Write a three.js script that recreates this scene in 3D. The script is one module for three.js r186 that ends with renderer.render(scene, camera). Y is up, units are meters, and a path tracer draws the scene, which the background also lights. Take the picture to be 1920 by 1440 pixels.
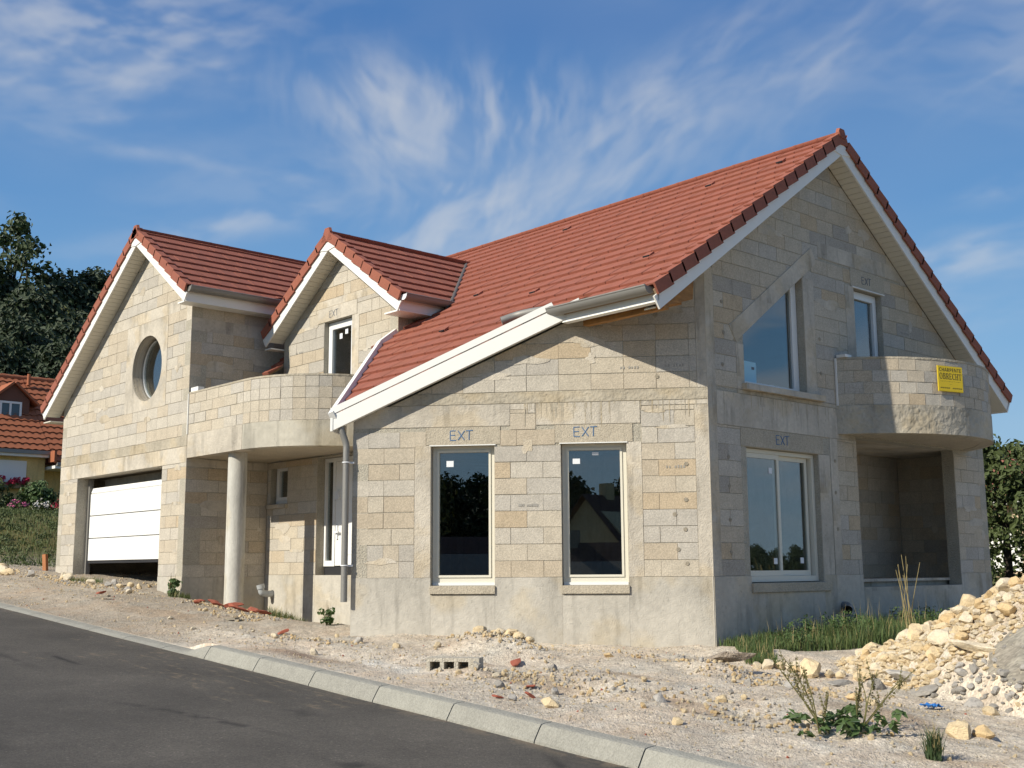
import * as THREE from 'three';
import { mergeGeometries } from 'three/addons/utils/BufferGeometryUtils.js';

// ---------- camera, sky, sun, exposure ----------
const renderer = new THREE.WebGLRenderer({ antialias: true });
renderer.setSize(1024, 768);
renderer.toneMapping = THREE.LinearToneMapping;
renderer.toneMappingExposure = 1.32;
renderer.shadowMap.enabled = true;
const scene = new THREE.Scene();
const DEG = Math.PI / 180;
const camera = new THREE.PerspectiveCamera(2 * Math.atan(720 / 2180) / DEG, 4 / 3, 0.1, 900);
{
  const yaw = -47.64 * DEG, pitch = 9.07 * DEG, roll = -0.34 * DEG;
  const fwd = new THREE.Vector3(Math.sin(yaw) * Math.cos(pitch), Math.sin(pitch), -Math.cos(yaw) * Math.cos(pitch));
  const r0 = new THREE.Vector3(Math.cos(yaw), 0, Math.sin(yaw)), u0 = new THREE.Vector3().crossVectors(r0, fwd);
  const r = r0.clone().multiplyScalar(Math.cos(roll)).addScaledVector(u0, Math.sin(roll));
  const u = u0.clone().multiplyScalar(Math.cos(roll)).addScaledVector(r0, -Math.sin(roll));
  camera.position.set(8.711, 1.0, 11.151);
  camera.quaternion.setFromRotationMatrix(new THREE.Matrix4().makeBasis(r, u, fwd.clone().negate()));
}
const SUN_DIR = new THREE.Vector3(-0.08, 0.67, 1).normalize();
const sun = new THREE.DirectionalLight(new THREE.Color(1.0, 0.94, 0.81), 4.2);
sun.position.copy(SUN_DIR).multiplyScalar(120);
sun.castShadow = true; sun.shadow.radius = 1; sun.shadow.mapSize.set(4096, 4096);
Object.assign(sun.shadow.camera, { left: -60, right: 60, top: 50, bottom: -50, near: 1, far: 320 });
scene.add(sun, sun.target);

// ---------- random numbers and noise ----------
function rng(seed) { let a = seed >>> 0; return () => { a = (a + 0x6D2B79F5) | 0; let t = Math.imul(a ^ (a >>> 15), 1 | a); t = (t + Math.imul(t ^ (t >>> 7), 61 | t)) ^ t; return ((t ^ (t >>> 14)) >>> 0) / 4294967296; }; }
const R = rng(20070814);
const rr = (a, b, f = R) => a + (b - a) * f();
const pick = (a, f = R) => a[Math.floor(f() * a.length)];
const clamp = (v, a = 0, b = 1) => Math.min(b, Math.max(a, v));
const sstep = (a, b, v) => { const t = clamp((v - a) / (b - a)); return t * t * (3 - 2 * t); };
const LAT = (() => { const f = rng(77), a = new Float32Array(65536); for (let i = 0; i < 65536; i++) a[i] = f(); return a; })();
const lat = (x, y) => LAT[((y & 255) << 8) | (x & 255)];
function vnoise(x, y) { const xi = Math.floor(x), yi = Math.floor(y); let fx = x - xi, fy = y - yi; fx = fx * fx * (3 - 2 * fx); fy = fy * fy * (3 - 2 * fy); const a = lat(xi, yi), b = lat(xi + 1, yi), c = lat(xi, yi + 1), d = lat(xi + 1, yi + 1); return a + (b - a) * fx + (c - a) * fy + (a - b - c + d) * fx * fy; }
function fbm(x, y, o = 4) { let s = 0, a = 0.5, t = 0; for (let i = 0; i < o; i++) { s += a * vnoise(x + i * 17.3, y + i * 9.1); t += a; a *= 0.5; x *= 2.03; y *= 2.03; } return s / t; }
// tileable noise for textures: lattice of period p
function tn(x, y, p, sd) { const xi = Math.floor(x), yi = Math.floor(y); let fx = x - xi, fy = y - yi; fx = fx * fx * (3 - 2 * fx); fy = fy * fy * (3 - 2 * fy); const w = (i, j) => lat(((i % p) + p) % p + sd * 37, ((j % p) + p) % p + sd * 91); const a = w(xi, yi), b = w(xi + 1, yi), c = w(xi, yi + 1), d = w(xi + 1, yi + 1); return a + (b - a) * fx + (c - a) * fy + (a - b - c + d) * fx * fy; }
function tf(u, v, p, o, sd) { let s = 0, a = 0.5, t = 0; for (let i = 0; i < o; i++) { s += a * tn(u * p, v * p, p, sd + i); t += a; a *= 0.55; p *= 2; if (p > 250) break; } return s / t; }
function tex(size, fn, srgb, rep) {
  const d = new Uint8Array(size * size * 4);
  for (let y = 0; y < size; y++) for (let x = 0; x < size; x++) { const c = fn((x + 0.5) / size, (y + 0.5) / size, x, y), i = (y * size + x) * 4; d[i] = clamp(c[0]) * 255; d[i + 1] = clamp(c[1]) * 255; d[i + 2] = clamp(c[2]) * 255; d[i + 3] = 255; }
  const t = new THREE.DataTexture(d, size, size, THREE.RGBAFormat);
  t.wrapS = t.wrapT = THREE.RepeatWrapping; t.magFilter = THREE.LinearFilter; t.minFilter = THREE.LinearMipmapLinearFilter; t.generateMipmaps = true;
  if (srgb) t.colorSpace = THREE.SRGBColorSpace; if (rep) t.repeat.set(rep, rep); t.needsUpdate = true; return t;
}
const grey = (f) => (u, v, x, y) => { const g = f(u, v, x, y); return [g, g, g]; };

// ---------- sky: clear blue with cirrus ----------
{
  const W = 4096, H = 2048, d = new Float32Array(W * H * 4);
  const yaw0 = -47.64 * DEG;
  // cirrus patches: azimuth from the view, elevation (degrees), half sizes, tilt, strength, streak direction
  const A = (px, py) => [Math.atan((px - 960) / 2180) / DEG, Math.atan((1068 - py) / 2180) / DEG * 0.99 + 0.3];
  const patches = [
    [190, 60, 330, 120, 6, 0.95, 8], [330, 150, 130, 34, 14, 0.6, 12], [120, 165, 260, 50, 4, 0.5, 5], [225, 238, 130, 12, 6, 0.55, 4], [250, 300, 260, 16, -6, 0.35, -6], [470, 425, 230, 26, 16, 0.62, 16], [700, 165, 60, 75, -60, 0.9, -58],
    [745, 235, 90, 80, -55, 0.7, -50], [880, 180, 80, 260, 86, 0.85, 84], [870, 330, 90, 150, 80, 0.9, 75], [820, 430, 150, 90, 30, 0.95, 40], [1000, 420, 230, 80, 20, 0.7, 26],
    [1180, 250, 200, 90, 25, 0.62, 35], [1250, 150, 260, 60, 38, 0.42, 40], [1620, 60, 330, 60, 24, 0.42, 32], [1480, 190, 200, 40, 42, 0.3, 44], [1850, 520, 170, 42, 8, 0.75, 8], [1890, 165, 110, 36, 30, 0.5, 30], [1880, 400, 70, 20, 10, 0.4, 10], [620, 330, 300, 60, 4, 0.25, 5], [1700, 640, 200, 60, 4, 0.3, 4],
  ].map(([px, py, w, h, tl, st, sd]) => { const [a, e] = A(px, py); return { a, e, w: w / 38, h: h / 38, c: Math.cos(tl * DEG), s: Math.sin(tl * DEG), st, sc: Math.cos(sd * DEG), ss: Math.sin(sd * DEG) }; });
  const lin = (r, g, b) => [r, g, b].map((v) => Math.pow(v / 255, 2.2) / 1.4);
  const stops = [[-90, lin(120, 118, 105)], [-1, lin(138, 150, 158)], [0, lin(174, 202, 222)], [5, lin(152, 193, 225)], [10, lin(124, 176, 221)], [17, lin(96, 150, 206)], [26, lin(74, 124, 186)], [45, lin(58, 104, 166)], [90, lin(48, 88, 146)]];
  const base = (e) => { let i = 0; while (i < stops.length - 2 && e > stops[i + 1][0]) i++; const [e0, c0] = stops[i], [e1, c1] = stops[i + 1], t = clamp((e - e0) / (e1 - e0)); return c0.map((v, k) => v + (c1[k] - v) * t); };
  const cl = [0.72, 0.73, 0.74];
  for (let y = 0; y < H; y++) {
    const e = ((y + 0.5) / H - 0.5) * 180, b = base(e);
    for (let x = 0; x < W; x++) {
      const i = (y * W + x) * 4; let c = 0;
      if (e > 0) {
        const th = ((x + 0.5) / W - 0.5) * 2 * Math.PI; // atan2(z, x)
        let a = (Math.atan2(Math.cos(th), -Math.sin(th)) - yaw0) / DEG; // azimuth from the view direction
        a = ((a + 540) % 360) - 180;
        const ac = a * Math.cos(e * DEG);
        const wx = (fbm(a * 0.10 + 40, e * 0.16 + 7, 4) - 0.5) * 6, wy = (fbm(a * 0.12 + 90, e * 0.14 + 31, 4) - 0.5) * 4.5;
        if (Math.abs(a) < 34 && e < 38) for (const p of patches) {
          const dx = ac + wx * 0.35 - p.a, dy = e + wy * 0.28 - p.e, q = (dx * p.c + dy * p.s) / p.w, r = (-dx * p.s + dy * p.c) / p.h, m = q * q + r * r;
          if (m > 5) continue;
          const sx = (ac + wx * 0.5) * p.sc + (e + wy * 0.5) * p.ss, sy = -(ac + wx * 0.5) * p.ss + (e + wy * 0.5) * p.sc;
          const f = fbm(sx * 0.26 + p.a * 3, sy * 0.75 + p.e, 5) * 0.66 + fbm(sx * 0.7 + 5, sy * 2.0 + 3, 5) * 0.34;
          c += p.st * Math.exp(-m * 1.1) * 1.05 * (0.08 + 0.92 * sstep(0.38, 0.76, f));
        }
        // the same thin cirrus over the rest of the sky
        const g = fbm((a + wx) * 0.045 + 3, (e + wy) * 0.13 + 11, 5), s2 = fbm((a + wx) * 0.22 + e * 0.1, (e + wy) * 0.9, 5);
        const out = Math.max(sstep(20, 34, Math.abs(a)), sstep(26, 40, e));
        c += (0.12 + 0.75 * out) * sstep(0.42, 0.75, g) * sstep(0.3, 0.75, s2) + 0.03;
        c += 0.06 * sstep(0.35, 0.7, fbm(a * 0.06, e * 0.1 + 50, 3));
        c = 1 - Math.exp(-c * 1.0); c *= sstep(0, 4, e) * 0.82;
      }
      d[i] = b[0] + (cl[0] / 1.4 - b[0]) * c; d[i + 1] = b[1] + (cl[1] / 1.4 - b[1]) * c; d[i + 2] = b[2] + (cl[2] / 1.4 - b[2]) * c; d[i + 3] = 1;
    }
  }
  const sky = new THREE.DataTexture(d, W, H, THREE.RGBAFormat, THREE.FloatType);
  sky.mapping = THREE.EquirectangularReflectionMapping; sky.magFilter = sky.minFilter = THREE.LinearFilter; sky.needsUpdate = true;
  scene.background = sky; scene.environment = sky;
}

// ---------- textures and materials ----------
const T = {};
T.block = tex(1024, grey((u, v) => 0.91 + 0.10 * (tf(u, v, 8, 4, 1) - 0.5) + 0.13 * (tf(u, v, 128, 2, 5) - 0.5) + (tn(u * 200, v * 200, 200, 9) > 0.93 ? -0.07 : 0)), true);
T.blockB = tex(1024, grey((u, v) => 0.5 + 0.9 * (tf(u, v, 120, 2, 5) - 0.5) + 0.4 * (tf(u, v, 30, 3, 3) - 0.5)), false);
T.conc = tex(1024, (u, v) => {
  const c = tf(u, v, 4, 5, 11), f = tf(u, v, 64, 2, 14), st = tf(u * 1, v * 0.15, 24, 4, 15), pit = tn(u * 90, v * 90, 90, 3) > 0.93 ? 0.13 : 0;
  const g = 0.90 + 0.26 * (c - 0.5) + 0.08 * (f - 0.5) - 0.11 * sstep(0.55, 0.8, st) - pit * 0.5, w = sstep(0.52, 0.75, tf(u, v, 6, 4, 19)) * 0.06;
  return [g, g - w * 0.35, g - w];
}, true);
T.concB = tex(512, grey((u, v) => 0.5 + 0.8 * (tf(u, v, 16, 4, 21) - 0.5) + 0.4 * (tf(u, v, 100, 1, 24) - 0.5)), false);
T.dirt = tex(1536, (u, v) => {
  const c = tf(u, v, 5, 5, 31), f = tf(u, v, 200, 1, 35), m = tf(u, v, 50, 3, 36), k = tn(u * 220, v * 220, 220, 39), k2 = tn(u * 150 + 0.5, v * 150, 150, 41);
  let g = 0.88 + 0.16 * (c - 0.5) + 0.20 * (f - 0.5) + 0.20 * (m - 0.5); const w = tf(u, v, 9, 4, 44) - 0.5;
  let r = g + 0.05 * w, gg = g - 0.02 - 0.02 * w, b = g - 0.04 - 0.08 * w;
  if (k > 0.86) { r = gg = b = 0.96 + 0.04 * f; b -= 0.04; } else if (k2 < 0.05) { r *= 0.86; gg *= 0.85; b *= 0.84; }
  return [r, gg, b];
}, true);
T.dirtB = tex(1024, grey((u, v) => 0.5 + 0.8 * (tf(u, v, 60, 3, 36) - 0.5) + 0.7 * (tn(u * 220, v * 220, 220, 39) - 0.5)), false);
T.asph = tex(2048, (u, v) => {
  const c = tf(u, v, 4, 5, 51), f = tn(u * 240, v * 240, 240, 53), f2 = tf(u, v, 110, 2, 54); let g = 0.62 + 0.30 * (c - 0.5) + 0.25 * (f - 0.5) + 0.3 * (f2 - 0.5);
  if (f > 0.965) g += 0.28; const w = tf(u, v, 7, 3, 57); return [g + 0.03 * (w - 0.4), g, g - 0.04 * (w - 0.3)];
}, true);
T.asphB = tex(1024, grey((u, v) => 0.5 + 0.9 * (tn(u * 240, v * 240, 240, 53) - 0.5)), false);
T.tile = tex(512, (u, v) => { const c = tf(u, v, 6, 4, 61), f = tf(u, v, 90, 2, 63), g = 0.88 + 0.14 * (c - 0.5) + 0.10 * (f - 0.5); return [g, g - 0.02 * (c - 0.5), g]; }, true);
T.tileB = tex(512, grey((u, v) => 0.5 + 0.7 * (tf(u, v, 100, 2, 63) - 0.5)), false);
T.wood = tex(512, (u, v) => { const g = 0.78 + 0.3 * (tf(u * 0.12, v, 40, 4, 71) - 0.5) + 0.12 * (tf(u, v, 20, 2, 72) - 0.5); return [g, g * 0.97, g * 0.92]; }, true);
T.rock = tex(512, (u, v) => { const c = tf(u, v, 5, 5, 81), f = tf(u, v, 70, 2, 83), g = 0.92 + 0.22 * (c - 0.5) + 0.14 * (f - 0.5); return [g, g - 0.01, g - 0.03 * (c)]; }, true);
T.rockB = tex(512, grey((u, v) => tf(u, v, 14, 5, 85)), false);

function mat(name, col, o = {}) { const m = new THREE.MeshStandardMaterial({ roughness: 0.9, ...o }); m.name = name; if (Array.isArray(col)) m.color.setRGB(...col); else m.color.set(col); return m; }
const rep = (t, r) => { const c = t.clone(); c.repeat.set(r, r); c.needsUpdate = true; return c; };
const M = {};
const bt = rep(T.block, 1 / 1.3), bb = rep(T.blockB, 1 / 1.3), ct = rep(T.conc, 1 / 2.4), cb = rep(T.concB, 1 / 1.1);
const blockMat = (n, c) => mat(n, c, { map: bt, bumpMap: bb, bumpScale: 0.0028, roughness: 0.95 });
// linear base colours of the blocks: cream, tan, ochre, grey
M.blocks = [
  blockMat('block_cream', [0.600, 0.527, 0.415]), blockMat('block_pale', [0.612, 0.553, 0.460]), blockMat('block_buff', [0.590, 0.508, 0.392]), blockMat('block_tan', [0.575, 0.483, 0.360]),
  blockMat('block_ochre', [0.578, 0.462, 0.318]), blockMat('block_grey', [0.520, 0.474, 0.405]), blockMat('block_light_grey', [0.562, 0.514, 0.440]), blockMat('block_dark_grey', [0.462, 0.418, 0.355]),
];
M.mortar = mat('mortar', [0.50, 0.455, 0.365], { map: bt, bumpMap: bb, bumpScale: 0.008 });
M.conc = mat('poured_concrete', [0.60, 0.538, 0.443], { map: ct, bumpMap: cb, bumpScale: 0.008 });
M.plinth = mat('rendered_plinth', [0.545, 0.505, 0.432], { map: rep(T.conc, 1 / 3.1), bumpMap: cb, bumpScale: 0.005 });
M.ledge = mat('rough_mortar', [0.50, 0.44, 0.34], { map: ct, bumpMap: rep(T.rockB, 1 / 0.5), bumpScale: 0.012 });
M.lintel = mat('lintel_concrete', [0.54, 0.47, 0.36], { map: bt, bumpMap: bb, bumpScale: 0.006 });
M.form = mat('formed_concrete', [0.56, 0.52, 0.43], { map: rep(T.conc, 1 / 4.1), bumpMap: cb, bumpScale: 0.004 });
M.rough = mat('hand_thrown_concrete', [0.52, 0.465, 0.37], { map: ct, bumpMap: rep(T.rockB, 1 / 0.9), bumpScale: 0.022 });
M.inside = mat('bare_interior_concrete', [0.50, 0.46, 0.385], { map: ct });
M.white = mat('white_board', [0.80, 0.785, 0.74], { roughness: 0.55, bumpMap: cb, bumpScale: 0.0008 });
M.soffit = mat('cream_soffit_boards', [0.66, 0.62, 0.52], { roughness: 0.6 });
M.pvc = mat('white_plastic_frame', [0.78, 0.775, 0.75], { roughness: 0.35 });
M.cream = mat('cream_frame', [0.70, 0.66, 0.55], { roughness: 0.4 });
M.door = mat('white_lacquered_steel', [0.82, 0.815, 0.79], { roughness: 0.38 });
M.black = mat('black_rubber', [0.018, 0.018, 0.02], { roughness: 0.8 });  // rubber of the garage seal; also painted shade in door and vent gaps
M.zinc = mat('weathered_zinc', [0.25, 0.24, 0.22], { metalness: 0.35, roughness: 0.55, bumpMap: cb, bumpScale: 0.002 });
M.pipe = mat('grey_plastic_pipe', [0.18, 0.19, 0.20], { roughness: 0.45 });
M.timber = mat('fresh_timber', [0.55, 0.27, 0.07], { map: rep(T.wood, 1), roughness: 0.7 });
M.label = mat('white_paper', [0.75, 0.76, 0.78], { roughness: 0.6 });
M.blueprint = mat('pale_blue_sheet', [0.36, 0.62, 0.74], { roughness: 0.6 });
M.blue = mat('blue_crayon', [0.075, 0.16, 0.30], { roughness: 0.9 });
M.greyInk = mat('grey_ink', [0.17, 0.18, 0.20], { roughness: 0.9 });
M.stampInk = mat('faded_grey_print', [0.33, 0.31, 0.275], { roughness: 0.95 });
const tm = rep(T.tile, 1.1), tb = rep(T.tileB, 1.6);
const tileMat = (n, c) => mat(n, c, { map: tm, bumpMap: tb, bumpScale: 0.003, roughness: 0.82 });
M.tiles = [tileMat('roof_tile_red', [0.375, 0.122, 0.074]), tileMat('roof_tile_red_brown', [0.365, 0.118, 0.072]), tileMat('roof_tile_warm', [0.385, 0.126, 0.074]), tileMat('roof_tile_dull', [0.36, 0.12, 0.076])];
M.underlay = mat('roof_boarding', [0.30, 0.21, 0.13]);
M.glass = new THREE.MeshPhysicalMaterial({ color: 0xdfe6e6, roughness: 0.0, transmission: 1, thickness: 0, ior: 2.1 }); M.glass.name = 'window_glass';

// ---------- geometry helpers ----------
function uvBox(g, so = 0, to = 0) {
  if (g.index) g = g.toNonIndexed();
  g.computeVertexNormals();
  const p = g.attributes.position, n = g.attributes.normal, uv = new Float32Array(p.count * 2);
  for (let i = 0; i < p.count; i += 3) {
    const nx = Math.abs(n.getX(i) + n.getX(i + 1) + n.getX(i + 2)), ny = Math.abs(n.getY(i) + n.getY(i + 1) + n.getY(i + 2)), nz = Math.abs(n.getZ(i) + n.getZ(i + 1) + n.getZ(i + 2));
    for (let k = i; k < i + 3; k++) { const x = p.getX(k), y = p.getY(k), z = p.getZ(k); let a, b; if (nz >= nx && nz >= ny) { a = x; b = y; } else if (nx >= ny) { a = z; b = y; } else { a = x; b = z; } uv[2 * k] = a + so; uv[2 * k + 1] = b + to; }
  }
  g.setAttribute('uv', new THREE.BufferAttribute(uv, 2)); return g;
}
const bx = (x0, x1, y0, y1, z0, z1) => { const g = new THREE.BoxGeometry(x1 - x0, y1 - y0, z1 - z0); g.translate((x0 + x1) / 2, (y0 + y1) / 2, (z0 + z1) / 2); return uvBox(g, x0 * 3.1, y0 * 1.7); };
// convex polygon plate with a chamfered rim; top(x, y) is the height of its face
function plate(pts, top, bot, bev, so = 0, to = 0) {
  const n = pts.length, ins = []; let area = 0;
  for (let i = 0; i < n; i++) { const a = pts[i], b = pts[(i + 1) % n]; area += a[0] * b[1] - b[0] * a[1]; }
  if (area < 0) pts = pts.slice().reverse();
  const off = pts.map((a, i) => { const b = pts[(i + 1) % n], dx = b[0] - a[0], dy = b[1] - a[1], l = Math.hypot(dx, dy) || 1; return { p: [a[0] - dy / l * bev, a[1] + dx / l * bev], d: [dx / l, dy / l] }; });
  for (let i = 0; i < n; i++) { const A = off[(i + n - 1) % n], B = off[i], cr = A.d[0] * B.d[1] - A.d[1] * B.d[0]; if (Math.abs(cr) < 1e-3) { ins.push(B.p); continue; } const t = ((B.p[0] - A.p[0]) * B.d[1] - (B.p[1] - A.p[1]) * B.d[0]) / cr; ins.push([A.p[0] + A.d[0] * t, A.p[1] + A.d[1] * t]); }
  const v = [], tp = typeof top === 'function' ? top : () => top, I = ins.map((q) => [q[0], q[1], tp(q[0], q[1])]);
  for (let i = 1; i < n - 1; i++) v.push(...I[0], ...I[i], ...I[i + 1]);
  for (let i = 0; i < n; i++) { const j = (i + 1) % n, a = pts[i], b = pts[j]; v.push(...I[i], a[0], a[1], bot, b[0], b[1], bot, ...I[i], b[0], b[1], bot, ...I[j]); }
  const g = new THREE.BufferGeometry(); g.setAttribute('position', new THREE.BufferAttribute(new Float32Array(v), 3)); return uvBox(g, so, to);
}
function clip(pts, [a, b, c]) { const o = []; for (let i = 0; i < pts.length; i++) { const p = pts[i], q = pts[(i + 1) % pts.length], dp = a * p[0] + b * p[1] - c, dq = a * q[0] + b * q[1] - c; if (dp <= 0) o.push(p); if ((dp < 0 && dq > 0) || (dp > 0 && dq < 0)) { const t = dp / (dp - dq); o.push([p[0] + (q[0] - p[0]) * t, p[1] + (q[1] - p[1]) * t]); } } return o; }
const areaOf = (p) => { let s = 0; for (let i = 0; i < p.length; i++) { const a = p[i], b = p[(i + 1) % p.length]; s += a[0] * b[1] - b[0] * a[1]; } return Math.abs(s / 2); };
const rect = (a, b, c, d) => [[a, c], [b, c], [b, d], [a, d]];
function add(name, geo, m, parent, kind) { if (Array.isArray(geo)) geo = geo.length > 1 ? mergeGeometries(geo) : geo[0]; const o = new THREE.Mesh(geo, m); o.name = name; o.castShadow = o.receiveShadow = true; if (kind) o.userData.kind = kind; parent.add(o); return o; }
function basis(name, parent, org, ex, ey, ez) { const g = new THREE.Group(); g.name = name; new THREE.Matrix4().makeBasis(new THREE.Vector3(...ex), new THREE.Vector3(...ey), new THREE.Vector3(...ez)).setPosition(...org).decompose(g.position, g.quaternion, g.scale); parent.add(g); return g; }
const names = {};
function top(o, name, label, category, group, kind) { names[name] = (names[name] ?? -1) + 1; o.name = names[name] ? name + '_' + String(names[name]).padStart(3, '0') : name; o.userData = { label, category }; if (group) o.userData.group = group; if (kind) o.userData.kind = kind; scene.add(o); return o; }
function setting(o, name, label) { o.name = name; o.userData = { kind: 'structure' }; if (label) o.userData.label = label; scene.add(o); return o; }
function tube(pts, r, seg = 8, tension = 0.5, n = 0) { const c = new THREE.CatmullRomCurve3(pts.map((p) => new THREE.Vector3(...p)), false, 'catmullrom', tension); return new THREE.TubeGeometry(c, n || pts.length * 6, r, seg, false).toNonIndexed(); }
const plain = (g) => { if (g.index) g = g.toNonIndexed(); for (const k of Object.keys(g.attributes)) if (!['position', 'normal', 'uv'].includes(k)) g.deleteAttribute(k); return g; };

// ================= the house =================
const house = new THREE.Group();
top(house, 'unfinished_house', 'unrendered concrete block house with red tiled roofs and two curved balconies', 'house');
const TH = 40 * DEG, cT = Math.cos(TH), sT = Math.sin(TH), SL = 0.70, AR = Math.atan(SL), cA = Math.cos(AR), sA = Math.sin(AR);
const ZE = 0.66, GX = -9.12, GZ = 2.2, GL = -14.47, RIDGE_Z = -2.82, RIDGE_Y = 7.02, GRX = -10.8, GRY = 7.08, DRX = -6.92, DRY = 6.46;
const roofY = (z) => RIDGE_Y - SL * (z - RIDGE_Z); // front slope of the main roof
const V = {}; // wall frames: s to the viewer's right, y up, z outwards
const FR = {
  pavilion: [[0, 0, 0], [cT, 0, -sT], [sT, 0, cT]], gable: [[0, 0, 0], [0, 0, -1], [1, 0, 0]], garage: [[0, 0, GZ], [1, 0, 0], [0, 0, 1]],
  garageSide: [[GX, 0, GZ], [0, 0, -1], [1, 0, 0]], entrance: [[0, 0, ZE], [1, 0, 0], [0, 0, 1]],
  pavilionSide: [[-4.41 * cT, 0, 4.41 * sT], [sT, 0, cT], [-cT, 0, sT]],
};
const frameOf = (key, name, parent = house) => basis(name, parent, FR[key][0], FR[key][1], [0, 1, 0], FR[key][2]);
const shapeOf = (pts, holes = []) => { const s = new THREE.Shape(pts.map((p) => new THREE.Vector2(...p))); for (const h of holes) { const q = new THREE.Path(); if (h.r) q.absarc(h.x, h.y, h.r, 0, Math.PI * 2, true); else { q.moveTo(...h[0]); h.slice(1).forEach((p) => q.lineTo(...p)); q.closePath(); } s.holes.push(q); } return s; };
const REC = 0.007; // joints lie this far behind the block faces
function core(wall, pts, holes, m = M.mortar, thick = 0.2) { const g = new THREE.ExtrudeGeometry(shapeOf(pts, holes), { depth: thick - REC, bevelEnabled: false, curveSegments: 40 }); g.translate(0, 0, -thick); return add('mortar_bed', uvBox(g), m, wall); }
// share of each block colour, by wall
const mixes = { warm: [0, 0, 0, 0, 1, 1, 1, 2, 2, 2, 3, 3, 4, 5, 6, 6, 6], cool: [0, 0, 0, 1, 1, 2, 2, 2, 6, 6, 1, 5], grey: [0, 0, 2, 2, 3, 3, 2, 5, 6, 6, 4, 7, 1], pale: [0, 0, 0, 1, 1, 1, 2, 6] };
function layBlocks(wall, o) {
  const { s0, s1, y0, y1, rowH = 0.2, len = 0.4, excl = [], clips = [], mix = 'warm', phase = 0, max = 300, wide = 1, cutBy } = o, all = [];
  let k = 0;
  for (let y = y0; y < y1 - 0.03; y += rowH, k++) {
    const yt = Math.min(y + rowH, y1), cut = excl.filter((e) => Math.min(e[3], yt) - Math.max(e[2], y) > (yt - y) * 0.8).sort((a, b) => a[0] - b[0]);
    let runs = [[s0, s1]];
    for (const e of cut) runs = runs.flatMap(([a, b]) => (e[1] <= a || e[0] >= b ? [[a, b]] : [[a, e[0]], [e[1], b]].filter(([p, q]) => q - p > 0.03)));
    for (const [a, b] of runs) {
      let cur = a, first = true, tone = pick(mixes[mix]);
      const start = ((k + phase) % 2 ? len / 2 : len);
      while (cur < b - 0.02) {
        let w = first ? start : len; if (R() < 0.03) w *= 0.5; first = false; if (R() > 0.4) tone = pick(mixes[mix]);
        let e = cur + w; if (b - e < 0.09) e = b;
        e = Math.min(e, b);
        const gh = (R() < 0.6 ? rr(0.005, 0.010) : rr(0.0015, 0.004)) / 2, gv = (R() < 0.14 ? rr(0.004, 0.008) : rr(0.0005, 0.002)) / 2 * wide;
        let p = [[cur + gv, y + gh + rr(-0.002, 0.002)], [e - gv, y + gh + rr(-0.002, 0.002)], [e - gv, yt - gh + rr(-0.002, 0.002)], [cur + gv, yt - gh + rr(-0.002, 0.002)]];
        for (const c of cutBy ? clips.concat(cutBy((cur + e) / 2, (y + yt) / 2)) : clips) p = p.length > 2 ? clip(p, c) : p;
        if (p.length > 2 && areaOf(p) > 0.004) { p.tone = tone; all.push(p); }
        cur = e;
      }
    }
  }
  all.sort((a, b) => areaOf(b) - areaOf(a));
  const rest = [];
  const smear = []; for (let i = 0; i < all.length * (o.smear ?? 0.16); i++) { const p = pick(all), c = p[Math.floor(R() * p.length)], w = rr(0.05, 0.26), h = rr(0.02, 0.09), ph = R() * 50, pts = []; for (let k = 0; k < 18; k++) { const a = k / 18 * 6.283, r = 0.45 + 1.1 * vnoise(ph + Math.cos(a) * 1.7, ph + Math.sin(a) * 1.7); pts.push([c[0] + Math.cos(a) * w * r, c[1] + Math.sin(a) * h * r]); } if (pts.some(([x, y]) => x < s0 + 0.02 || x > s1 - 0.02 || y < y0 + 0.01 || y > y1 - 0.01 || excl.some((e) => x > e[0] - 0.01 && x < e[1] + 0.01 && y > e[2] && y < e[3]) || clips.some((q) => q[0] * x + q[1] * y > q[2]))) continue; if (cutBy) { const q = cutBy(c[0], c[1]); if (q.length) continue; } const g = new THREE.ShapeGeometry(shapeOf(pts)); g.translate(0, 0, 0.0028 + 0.0012 * R()); smear.push(uvBox(g, R() * 3, R() * 3)); }
  if (smear.length) add('mortar_smears', smear, pick([M.conc, M.lintel, M.conc]), wall, 'stuff');
  all.forEach((p, i) => { const g = plate(p, rr(-0.002, 0.0015), -REC - 0.006, rr(0.001, 0.0026), R() * 9, R() * 9), m = M.blocks[p.tone]; if (i < max) add('block', g, m, wall); else rest.push(g); });
  if (rest.length) add('blockwork', rest, M.blocks[1], wall, 'stuff');
}
const zone = (wall, name, pts, proud, m, bev = 0.002) => add(name, plate(pts, proud * 0.45, -REC - 0.004, Math.min(bev, 0.003), R() * 5, R() * 5), m, wall);
// crayon lettering: thin strokes laid on the lintel
function letters(wall, text, s, y, h, m, d, wgt = 0.011) {
  const G = { E: [[0, 0, 0, 1], [0, 1, 0.62, 1.02], [0, 0.52, 0.55, 0.54], [0, 0, 0.64, -0.02]], X: [[0, 0, 0.72, 1], [0, 1, 0.7, 0]], T: [[0.34, 0, 0.36, 1], [0, 1, 0.76, 1.03]] };
  const gs = []; let x = s;
  for (const ch of text) { for (const [a, b, c, e] of G[ch]) { const p = [x + a * h, y + b * h], q = [x + c * h, y + e * h], dx = q[0] - p[0], dy = q[1] - p[1], l = Math.hypot(dx, dy), nx = -dy / l * wgt / 2, ny = dx / l * wgt / 2; const z0 = d * 0.45 + 0.0006 + gs.length * 0.0004; gs.push(plate([[p[0] + nx, p[1] + ny], [p[0] - nx, p[1] - ny], [q[0] - nx, q[1] - ny], [q[0] + nx, q[1] + ny]], z0 + 0.0025, z0 - 0.004, 0.001)); } x += h * 0.86; }
  add('crayon_lettering', gs, m, wall);
}
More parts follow.
